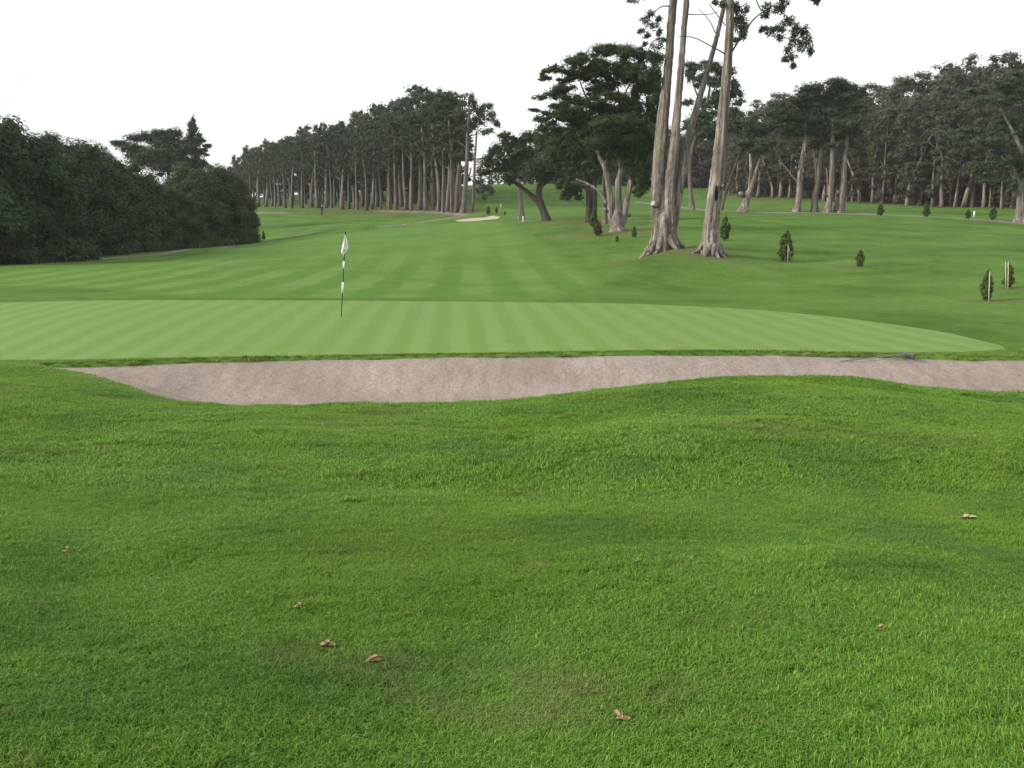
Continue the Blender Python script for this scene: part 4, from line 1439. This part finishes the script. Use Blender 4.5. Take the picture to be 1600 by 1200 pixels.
# --- right-hand eucalyptus forest
EX = [1120, 1240, 1420, 1600, 1760]
EYv = [202, 190, 172, 158, 148]
EB = ([1120, 1240, 1420, 1600, 1760], [306, 311, 321, 327, 331])
ES = ([1120, 1180, 1230, 1360, 1400, 1440, 1480, 1500, 1540, 1600, 1760], [190, 166, 150, 140, 132, 122, 116, 124, 112, 106, 104])
edge = []
px = 1150
while px < 1640:
    edge.append(px + rg.uniform(-3, 3))
    px += rg.uniform(11, 21)
ne = sum(1 for e in edge if e < 1585)
for i, px in enumerate(edge):
    Y = ip(px, EX, EYv) + rg.uniform(-2, 2)
    py = ip(px, *EB)
    h = (py - ip(px, *ES)) / F * Y * rg.uniform(.55, .85)
    if i < ne:
        lab = 'slim eucalyptus, %s from the left along the right-hand forest front' % ordw(i)
    else:
        lab = 'eucalyptus in the forest front behind the large leaning cypress at the right edge'
    grove_tree('eucalyptus_tree', px, py, Y, h, EH, EU_T, EU_C if rg.random() < .7 else EU_L, lab, 'eucalyptus along the forest front', rg, 1.15, rg.uniform(.4, .95))
for row, (dy, st, lo, hi) in enumerate(((6, 16, .6, .88), (13, 20, .7, .95), (22, 22, .8, 1.0), (34, 24, .88, 1.02))):
    for px in np.arange(1135 + row * 5, 1720, st):
        px = px + rg.uniform(-5, 5)
        Y = ip(px, EX, EYv) + dy + rg.uniform(-3, 3)
        py = ip(px, *EB)
        h = (py - 3 - ip(px, *ES)) / F * Y * rg.uniform(lo, hi)
        grove_tree('eucalyptus_tree', px, py, Y, h, EH, EU_T, EU_C if rg.random() < (.35, .3, .1, 0)[row] else EU_L, 'eucalyptus deeper in the right-hand forest, its crown merging with its neighbours',
                   'eucalyptus filling the right-hand forest', rg, 1.3, rg.uniform(.35, .6))
# --- trees on the far rise behind the middle clump
for row, (Y0, st) in enumerate(((249, 12), (260, 11), (274, 10))):
    for px in np.arange((806, 790, 752)[row], 1160, st):
        px = px + rg.uniform(-4, 4)
        Y = Y0 + rg.uniform(-5, 6)
        h = rg.uniform(9, 15) * (1 if px > 890 else .5)
        grove_tree('eucalyptus_tree', px, 287, Y, h, EH, EU_T, EU_C if rg.random() < .15 else EU_L, 'distant tree on the far rise behind the middle clump of cypresses', 'trees on the far rise', rg, 2.1, .7)


# ------------------------------------------------------------------ the hedge of big rounded bushes on the left
def bush_mesh(name, w, d, h, seed, mat='hedge', leaf=.21, lump=1.05, per=1.3):
    rg = np.random.default_rng(seed)
    o = []
    n = int(120 * (w * h) / 45 / lump ** 2)
    for i in range(n):
        v = rg.normal(0, 1, 3)
        v[2] = abs(v[2]) * 1.1 - .1
        v = unit(v)
        e = np.array((w / 2, d / 2, h * .94))
        p = v * e * rg.uniform(.76, 1.0)
        p[2] = max(p[2], .5)
        if v[2] < .25:                       # skirt bulges outwards a little above the ground
            p[:2] *= rg.uniform(.92, 1.03)
        s = lump * rg.uniform(.65, 1.35)
        o.append((*p, s * 1.1, s * 1.1, s * rg.uniform(.8, 1.1)))
    big = [(0, 0, h * .36, w * .43, d * .43, h * .46), (0, 0, h * .16, w * .44, d * .44, h * .16)]
    me = crown_mesh(name, o, M[mat], per, leaf, seed + 2, core=.56, feather=.3, aspect=.6, flat=.35, shell=.62, nrand=.22, tvar=.07, top=1.0, ctv=.3)
    return me, big


def hedge():
    HG = 'rounded bushes of the hedge on the left'
    spec = [(-95, 420, 72, 13, 12.6, 'large dark rounded bush mostly cut off by the left edge of the photo'),
            (12, 412, 78, 12, 11.3, 'tallest dark rounded bush, leftmost whole bush of the hedge'),
            (88, 404, 87, 11, 11.0, 'broad dark bush, second of the hedge from the left edge'),
            (150, 399, 94, 10, 10.0, 'dark bush in the middle of the hedge where its top starts to drop'),
            (205, 396, 99, 9, 8.8, 'lower dark bush near the right end of the hedge'),
            (250, 394, 104, 8.5, 7.0, 'smallest dark bush, last of the rounded hedge before the greener trees')]
    BP = [bush_mesh('foliage', 11.5, 11.5, 10.5, 400 + i)[0] for i in range(3)]
    GP = [bush_mesh('crown', 7.2, 7.2, 9.3, 430 + i, 'cypg', .20, .85)[0] for i in range(2)]
    for i, (px, py, Y, w, h, lab) in enumerate(spec):
        p = P(px, py, Y + w * .35)
        z = hz(p[0], p[1])
        t = thing('bush', (p[0], p[1], z), lab, 'bush', HG)
        fo = link('foliage', BP[i % 3], t)
        fo.scale = (w * 1.12 / 11.5, w * 1.05 / 11.5, h / 10.5)
        fo.rotation_euler = (0, 0, i * 1.9)
        st = MB()
        r2 = np.random.default_rng(i)
        for k in range(6):
            a = r2.uniform(0, 6.28)
            st.tube(catmull([(math.cos(a) * .5, math.sin(a) * .5, -.3), (math.cos(a) * 1.2, math.sin(a) * 1.2, h * .25), (math.cos(a) * w * .22, math.sin(a) * w * .22, h * .62)], 3, False), np.linspace(.2, .06, 7), 7)
        st.build('stem', M['barkd'], t)
    TG = 'greener trees closing the right end of the hedge'
    for i, (px, py, Y, w, h, lab) in enumerate([(300, 388, 112, 8.0, 9.2, 'dense green tree next to the last rounded bush of the hedge'),
                                                (340, 385, 117, 7.0, 9.6, 'dense green tree in the middle of the group ending the hedge'),
                                                (367, 381, 121, 5.4, 8.6, 'dense green tree at the right end of the hedge, overhanging the fairway')]):
        p = P(px, py, Y + w * .3)
        z = hz(p[0], p[1])
        t = thing('tree', (p[0], p[1], z), lab, 'tree', TG)
        fo = link('crown', GP[i % 2], t)
        fo.scale = (w / 7.2, w / 7.2, h / 9.3)
        fo.rotation_euler = (0, 0, i * 2.1)
        trunk = MB().tube([(0, 0, -.3), (.1, 0, h * .3), (0, .1, h * .75)], [.32, .26, .12], 9, .1, 4, i)
        trunk.build('trunk', M['barkd'], t)
    px_tree((255, 372), 'dark layered cypress rising behind the hedge', [
        [(262, 372, 8), (262, 320, 7), (264, 270, 5), (272, 240, 3), (276, 228, 1.5)]],
        [(225, 242, 36, 10), (280, 230, 24, 9), (300, 199, 8, 8), (303, 190, 4, 6), (313, 218, 12, 3), (322, 228, 10, 2.5), (188, 224, 18, 4), (178, 222, 9, 2.5), (212, 216, 20, 5), (205, 232, 26, 7), (240, 218, 26, 8), (250, 208, 14, 5), (268, 208, 16, 7), (262, 228, 34, 12), (240, 245, 44, 12), (285, 240, 36, 14), (298, 216, 11, 7), (303, 204, 9, 6), (308, 222, 13, 4),
         (312, 212, 7, 3), (318, 234, 10, 2.5), (305, 236, 16, 5), (300, 254, 28, 10), (322, 242, 6, 1.5), (260, 262, 40, 12), (316, 256, 14, 4), (330, 262, 8, 3)],
        'cyp', 'barkd', None, 62, 9, .40, .32, Y=150, core=.42, feather=1.0, zs=1.5, per=1.2)


hedge()


# ------------------------------------------------------------------ saplings and their stakes
def sapling_mesh(name, seed, mat):
    rg = np.random.default_rng(seed)
    o = []
    for i in range(44):
        t = (i + .5) / 44
        e = .36 * (t + .02) ** .35 * (1.02 - t) ** .7
        a = i * 2.4 + rg.normal(0, .3)
        rr = e * rg.uniform(.35, .85)
        q = e * rg.uniform(.42, .7) + .015
        o.append((math.cos(a) * rr, math.sin(a) * rr, (.07 + .88 * t), q, q, q * 1.2))
    o.append((0, 0, .97, .03, .03, .07))
    return crown_mesh(name, o, M[mat], .6, .055, seed, core=.6, feather=.3, flat=.4, aspect=.35)


SAP = [sapling_mesh('sapling_foliage', 500 + i, 'sap') for i in range(3)]
SAPR = sapling_mesh('sapling_foliage', 510, 'sapr')
STEM = MB().tube([(0, 0, -.05), (.01, 0, .25), (0, 0, .7)], [.02, .016, .008], 7).mesh('sapling_stem', M['barkd'])
SG = 'young conifers planted in the rough'
for i, (px, py, top, wd, lab, kind) in enumerate([
        (1228, 409, 361, 25, 'largest young conifer, right of the tall single trunk, two stakes in front', 0),
        (1343, 417, 389, 13, 'small young conifer beside one pale stake, alone in the open rough', 1),
        (1541, 470, 422, 19, 'slim young conifer with one stake, nearest to the putting green on the right', 2),
        (1575, 450, 413, 17, 'young conifer with two tall stakes near the right edge', 0),
        (1133, 376, 338, 16, 'young conifer immediately right of the tall single trunk', 1),
        (934, 369, 345, 14, 'browning reddish young conifer in front of the dark paired trunks', 9),
        (928, 356, 328, 12, 'taller green young conifer right behind the browning one', 2),
        (964, 378, 368, 6, 'tiny young conifer in front of the many-stemmed cypress', 0),
        (991, 371, 353, 8, 'small young conifer between the many-stemmed cypress and the tall left trunk', 1),
        (1375, 337, 318, 11, 'young conifer just beyond the cart path, right of the pale trunk row', 2),
        (1447, 339, 315, 11, 'taller young conifer just beyond the cart path, near the forest', 0),
        (1512, 342, 327, 8, 'small young conifer left of the far white post on the right', 1),
        (1551, 344, 322, 11, 'young conifer right of the far white post on the right', 2),
        (763, 335, 322, 7, 'young conifer above the small far bunker, leftmost of three', 0),
        (776, 333, 323, 4.5, 'young conifer above the small far bunker, middle of three', 1),
        (789, 336, 330, 3, 'tiniest young conifer above the small far bunker, rightmost of three', 2),
        (412, 375, 361, 6, 'young conifer standing off the right end of the hedge', 0)]):
    b = hit(px, py)
    Y = b[1]
    h = (py - top) * Y / F * 1.01
    w = wd * Y / F / .40
    t = thing('sapling', (b[0], b[1], hz(b[0], b[1])), lab, 'sapling', SG, i * 1.3)
    s = link('stem', STEM, t)
    s.scale = (h * .9, h * .9, h)
    c = link('foliage', SAPR if kind == 9 else SAP[kind], t)
    c.scale = (w, w, h)
KG = 'thin wooden stakes supporting the young conifers'
for px, py, tpx, top, lab in [(1231, 411, 1231.5, 383, 'thin wooden stake at the left in front of the largest young conifer'), (1235.5, 410, 1233, 385, 'thin wooden stake at the right in front of the largest young conifer'),
                              (1342, 416, 1343, 389, 'pale wooden stake on the small conifer alone in the open rough'),
                              (1545, 472, 1546.5, 424, 'single tall wooden stake on the slim conifer nearest the green'),
                              (1572, 451, 1571, 409, 'left of two tall wooden stakes by the conifer near the right edge'), (1575, 452, 1575.5, 409, 'right of two tall wooden stakes by the conifer near the right edge')]:
    b = hit(px, py)
    e = P(tpx, top, b[1]) - b
    m = MB().tube(np.array([(0, 0, -.1), e * .5, e * .97, e]), np.array([.02, .019, .018, .009]), 8)
    t = m.build('wooden_stake', M['stake'])
    t.location = [float(v) for v in b]
    tag(t, lab, 'stake', KG)
# marker posts
PG = 'short marker posts on the course'
for px, py, top, w, mt, lab in [(817.5, 348, 338, 2.2, 'white', 'white marker post at the foot of the short pale trunk in the middle'), (1522, 339, 330, 2.4, 'white', 'white marker post beyond the cart path on the right'),
                                (782.5, 326, 319, 1.8, 'cream', 'cream marker post up the slope above the small far bunker')]:
    b = hit(px, py)
    k = b[1] / F
    h = (py - top) * k
    r = w * k * .5
    m = MB()
    m.tube(np.array([(0, 0, -.1), (0, 0, h * .9), (0, 0, h * .96), (0, 0, h)]), np.array([r, r, r * .85, r * .35]), 12)
    o = m.build('marker_post', M[mt])
    o.location = [float(v) for v in b]
    tag(o, lab, 'post', PG)


# ------------------------------------------------------------------ flagstick
def flag():
    b = hit(533.3, 495)
    b[2] = hz(b[0], b[1])
    Y = b[1]
    t = thing('golf_flag', b, 'dark green flagstick with two white bands and a limp white flag on the putting green', 'golf flag')
    top = P(539.6, 365, Y) - b
    ax = lambda s: top * s
    MB().tube(np.array([ax(-.02), ax(.3), ax(.7), ax(1)]), np.array([.010, .013, .013, .012]), 10).build('pole', M['pole'], t)
    pole = t.children[0] if t.children else [o for o in COL.objects if o.parent == t][0]
    for (a, c) in ((.29, .42), (.585, .67)):
        MB().tube(np.array([ax(a), ax(c)]), np.array([.027, .027]), 12).build('band', M['white'], pole)
    bm = MB()
    bm.tube(np.array([ax(1), ax(1.006), ax(1.016), ax(1.022)]), np.array([.014, .024, .022, .008]), 10)
    bm.build('finial', M['pole'], pole)
    # hanging cloth with soft vertical folds
    k = Y / F
    nu, nv = 22, 26
    V = []
    L = 33 * k
    for side in (0, 1):
        for i in range(nv):
            s = i / (nv - 1)
            left = np.interp(s, [0, .25, .6, .85, 1], [-.6, -2.2, -4.0, -4.8, -1.5]) * k
            right = np.interp(s, [0, .2, .45, .62, .72, .9, 1], [.6, 3.0, 5.2, 6.0, 3.8, .6, -.6]) * k
            axp = ax(1 - s * L / np.linalg.norm(top) - .012)
            for j in range(nu):
                u = j / (nu - 1)
                w = right - left
                d = .028 * math.sin(u * 13 + s * 2.2) * (.3 + s) + .02 * math.sin(u * 5 - s * 4)
                V.append(axp + np.array((left + w * u, -.03 + d + side * .004, .012 * math.sin(u * 9) * s - .02 * u)))
    Fc = []
    q = nu * nv
    for i in range(nv - 1):
        for j in range(nu - 1):
            a = i * nu + j
            Fc.append((a, a + nu, a + nu + 1, a + 1))
            Fc.append((a + q, a + 1 + q, a + nu + 1 + q, a + nu + q))
    for i in range(nv - 1):
        for j in (0, nu - 1):
            a = i * nu + j
            f = (a, a + q, a + nu + q, a + nu)
            Fc.append(f if j == 0 else f[::-1])
    for j in range(nu - 1):
        for i in (0, nv - 1):
            a = i * nu + j
            f = (a, a + 1, a + 1 + q, a + q)
            Fc.append(f if i == 0 else f[::-1])
    midx = []
    for f in Fc:
        a = f[0] % q
        i, j = a // nu, a % nu
        s, u = i / nv, j / nu
        midx.append(1 if (abs(u - .62 + (s - .45) * -.25) < .035 and .22 < s < .55) or (.62 < s < .68 and .35 < u < .62 and j % 3 != 0) else 0)
    link('flag', make_mesh('flag', np.array(V), Fc, [M['cloth'], M['print']], True, None, midx), t)


flag()


# ------------------------------------------------------------------ bunker rake
def sand_hit(px, py):
    Y = np.linspace(14, 24, 400)
    p = np.array([P(px, py, v) for v in Y])
    d = p[:, 2] - H(p[:, 0], p[:, 1])
    k = np.nonzero((d < 0) & (Y > 16))[0]
    k = k[0] if len(k) else 200
    return p[k]


def rake():
    a = sand_hit(1313, 565.5)
    h = sand_hit(1417, 562)
    a[2] = hz(a[0], a[1]) + .02
    h[2] = hz(h[0], h[1]) + .11
    t = thing('bunker_rake', (h[0], h[1], h[2] - .11), 'grey bunker rake lying on the sand at the far edge of the bunker', 'rake')
    o = np.array((h[0], h[1], h[2] - .11))
    A, Hh = a - o, h - o
    d = unit(Hh - A)
    MB().tube(np.array([A, A + d * .3, Hh - d * .2, Hh]), np.array([.013, .013, .013, .012]), 10).build('handle', M['rakeh'], t)
    MB().tube(np.array([Hh - d * .16, Hh - d * .02, Hh + d * .02]), np.array([.024, .028, .028]), 10).build('ferrule', M['rakeb'], t)
    s = unit(np.array((.16, -1.0, 0)))
    bar = MB()
    ang = math.atan2(s[1], s[0])
    bar.box(Hh + np.array((0, 0, .0)), (.52, .045, .045), Euler((0, .0, ang)))
    head = bar.build('head', M['rakeb'], t, False)
    for i in range(11):
        q = Hh + s * (.47 * (i / 10 - .5))
        dn = np.array((.03, .0, -.10))
        MB().tube(np.array([q, q + dn * .5, q + dn]), np.array([.012, .010, .005]), 6).build('tine', M['rakeb'], head)
    for sg in (-1, 1):
        MB().tube(np.array([Hh - d * .22, Hh + s * .2 * sg]), np.array([.009, .009]), 6).build('brace', M['rakeb'], t)


rake()


# ------------------------------------------------------------------ two distant golfers
def person(px, py, label, pose, shirt, trousers, hair, rz, cap=None):
    b = hit(px, py)
    b[2] = hz(b[0], b[1])
    skin = plain('skin', (.50, .33, .25), .6, .3)
    J = {'pelvis': (0, 0, .95), 'waist': (0, 0, 1.08), 'chest': (0, -.02, 1.30), 'neckb': (0, -.01, 1.46), 'neck': (0, -.02, 1.54), 'headm': (0, -.03, 1.65), 'headt': (0, -.02, 1.75)}
    for s, n in ((-1, 'L'), (1, 'R')):
        J['sh' + n] = (.18 * s, 0, 1.42)
        J['hip' + n] = (.09 * s, 0, .90)
        J['kn' + n] = (.11 * s + pose.get('stride', 0) * .0, -.04 + pose.get('stride', 0) * .16 * s, .50)
        J['an' + n] = (.12 * s, .02 + pose.get('stride', 0) * .24 * s, .08)
        J['to' + n] = (.13 * s, -.14 + pose.get('stride', 0) * .24 * s, .035)
        J['el' + n] = pose.get('el' + n, (.27 * s, .03, 1.15))
        J['wr' + n] = pose.get('wr' + n, (.27 * s, -.10, .92))
        J['ha' + n] = tuple(np.array(J['wr' + n]) + (np.array(J['wr' + n]) - np.array(J['el' + n])) * .3)
    E = [('pelvis', 'waist'), ('waist', 'chest'), ('chest', 'neckb'), ('neckb', 'neck'), ('neck', 'headm'), ('headm', 'headt')]
    for n in 'LR':
        E += [('chest', 'sh' + n), ('sh' + n, 'el' + n), ('el' + n, 'wr' + n), ('wr' + n, 'ha' + n), ('pelvis', 'hip' + n), ('hip' + n, 'kn' + n), ('kn' + n, 'an' + n), ('an' + n, 'to' + n)]
    rad = {'pelvis': .15, 'waist': .13, 'chest': .16, 'neckb': .09, 'neck': .055, 'headm': .10, 'headt': .075, 'sh': .075, 'hip': .095, 'kn': .065, 'an': .05, 'to': .04, 'el': .05, 'wr': .035, 'ha': .04}
    names = list(J)
    me = bpy.data.meshes.new('body')
    me.from_pydata([J[n] for n in names], [(names.index(a), names.index(c)) for a, c in E], [])
    ob = bpy.data.objects.new('body', me)
    COL.objects.link(ob)
    ob.modifiers.new('skin', 'SKIN')
    sv = me.skin_vertices
    if not sv:
        bm = bmesh.new()
        bm.from_mesh(me)
        bm.verts.layers.skin.verify()
        bm.to_mesh(me)
        bm.free()
        sv = me.skin_vertices
    for i, n in enumerate(names):
        r = rad.get(n, rad.get(n[:2], .06))
        sv[0].data[i].radius = (r, r * (.75 if n in ('chest', 'waist', 'pelvis') else 1))
        sv[0].data[i].use_root = (n == 'pelvis')
    ob.modifiers.new('sub', 'SUBSURF').levels = 1
    dg = bpy.context.evaluated_depsgraph_get()
    bm2 = bpy.data.meshes.new_from_object(ob.evaluated_get(dg))
    bpy.data.objects.remove(ob)
    ms = [skin, shirt, trousers, hair, plain('shoe_leather', (.05, .045, .04), .6, .3)]
    bm2.materials.clear()
    for m_ in ms:
        bm2.materials.append(m_)
    hands = [np.array(J['ha' + n]) for n in 'LR']
    for f in bm2.polygons:
        c = np.array(f.center)
        f.use_smooth = True
        if c[2] > 1.66 or (c[2] > 1.60 and c[1] > -.02):
            k = 3
        elif c[2] > 1.49 or min(np.linalg.norm(c - q) for q in hands) < .10:
            k = 0
        elif c[2] > .98 or abs(c[0]) > .21:
            k = 1
        elif c[2] > .07:
            k = 2
        else:
            k = 4
        f.material_index = k
    t = thing('person', b, label, 'person', 'distant golfers', rz)
    link('body', bm2, t)
    return t, b


dark = plain('dark_fabric', (.022, .030, .030), .9, .1)
white = plain('white_fabric', (.75, .75, .74), .9, .1)
grey = plain('light_grey_fabric', (.35, .40, .42), .9, .1)
hairw = plain('white_cap', (.70, .68, .64), .9, .1)
hairb = plain('brown_hair', (.06, .04, .03), .8, .2)
person(503, 336.8, 'distant golfer in dark clothes and a pale cap on the fairway before the grove', {'stride': .6, 'elL': (-.30, -.10, 1.22), 'wrL': (-.34, -.28, 1.30)}, dark, dark, hairw, R(20))
person(904.5, 314.5, 'distant golfer in a white shirt and pale trousers on the rise', {'stride': .3}, white, grey, hairw, R(-40))


# ------------------------------------------------------------------ dead leaves on the foreground grass
def leaf_thing(px, py, w, mat, label, seed, group='dry leaves on the foreground grass'):
    b = hit(px, py)
    rg2 = np.random.default_rng(seed)
    k = b[1] / F
    L = w * k * 1.1
    m = MB()
    for q in range(3):
        V, Fc = [], []
        nu, nv = 7, 4
        off = rg2.normal(0, .12, 2) * L
        a = rg2.uniform(0, 6.28) if q else rg2.uniform(-.4, .4)
        ls = L * (1 if q == 0 else rg2.uniform(.5, .8))
        for sd_ in (0, 1):
            for i in range(nu):
                u = i / (nu - 1) - .5
                for j in range(nv):
                    v = j / (nv - 1) - .5
                    wd = .5 * math.sqrt(max(1 - 4 * u * u, .03))
                    x, y = u * ls, v * ls * wd
                    z = .028 + .006 * q + L * (.22 * v * v + .06 * math.sin(u * 5 + seed) + .03 * rg2.normal()) - sd_ * .0015
                    V.append((off[0] + x * math.cos(a) - y * math.sin(a), off[1] + x * math.sin(a) + y * math.cos(a), z))
        n = nu * nv
        for i in range(nu - 1):
            for j in range(nv - 1):
                p = i * nv + j
                Fc.append((p, p + nv, p + nv + 1, p + 1))
                Fc.append((p + n, p + 1 + n, p + nv + 1 + n, p + nv + n))
        m.add(V, Fc)
    o = m.build('dry_leaf', M[mat])
    o.location = [float(v) for v in b]
    tag(o, label, 'leaf', group)


leaf_thing(510, 1019, 26, 'leaf', 'curled brown leaf, left of the close pair at the lower centre', 1)
leaf_thing(584, 1042, 24, 'leaf', 'curled brown leaf, right of the close pair at the lower centre', 2)
leaf_thing(967, 1131, 24, 'leaf', 'brown leaf lowest in the grass, near the bottom edge right of centre', 3)
leaf_thing(1377, 995, 15, 'leaf', 'small brown leaf alone in the grass at the lower right', 4)
leaf_thing(104, 868, 9, 'leafp', 'small pale leaf alone in the grass at the left', 5)
leaf_thing(1510, 818, 26, 'leafp', 'pale withered leaf in the grass near the right edge', 6)
leaf_thing(995, 885, 9, 'leafp', 'tiny pale leaf alone in the middle of the grass', 7)
leaf_thing(468, 957, 14, 'leaf', 'flat brown leaf up and left of the close pair', 8)

# ------------------------------------------------------------------ a little sea air over the course
hm_, hn, hl = mat_new('haze_air')
pv = hn.new('ShaderNodeVolumePrincipled')
pv.inputs['Color'].default_value = (.93, .96, 1.0, 1)
pv.inputs['Density'].default_value = HAZE
pv.inputs['Anisotropy'].default_value = 0.2
ho = hn.new('ShaderNodeOutputMaterial')
hl.new(pv.outputs[0], ho.inputs['Volume'])
if HAZE > 0:
    zl = min(v.co.z for o in COL.objects if o.type == 'MESH' and o.get('kind') == 'structure' for v in o.data.vertices) - 1
    hb = MB()
    hb.box((0, 1350, (zl + 60) / 2), (5200, 4400, 60 - zl))
    tag(hb.build('haze', hm_, None, False), 'thin pale haze over the whole course', 'haze', None, 'stuff')
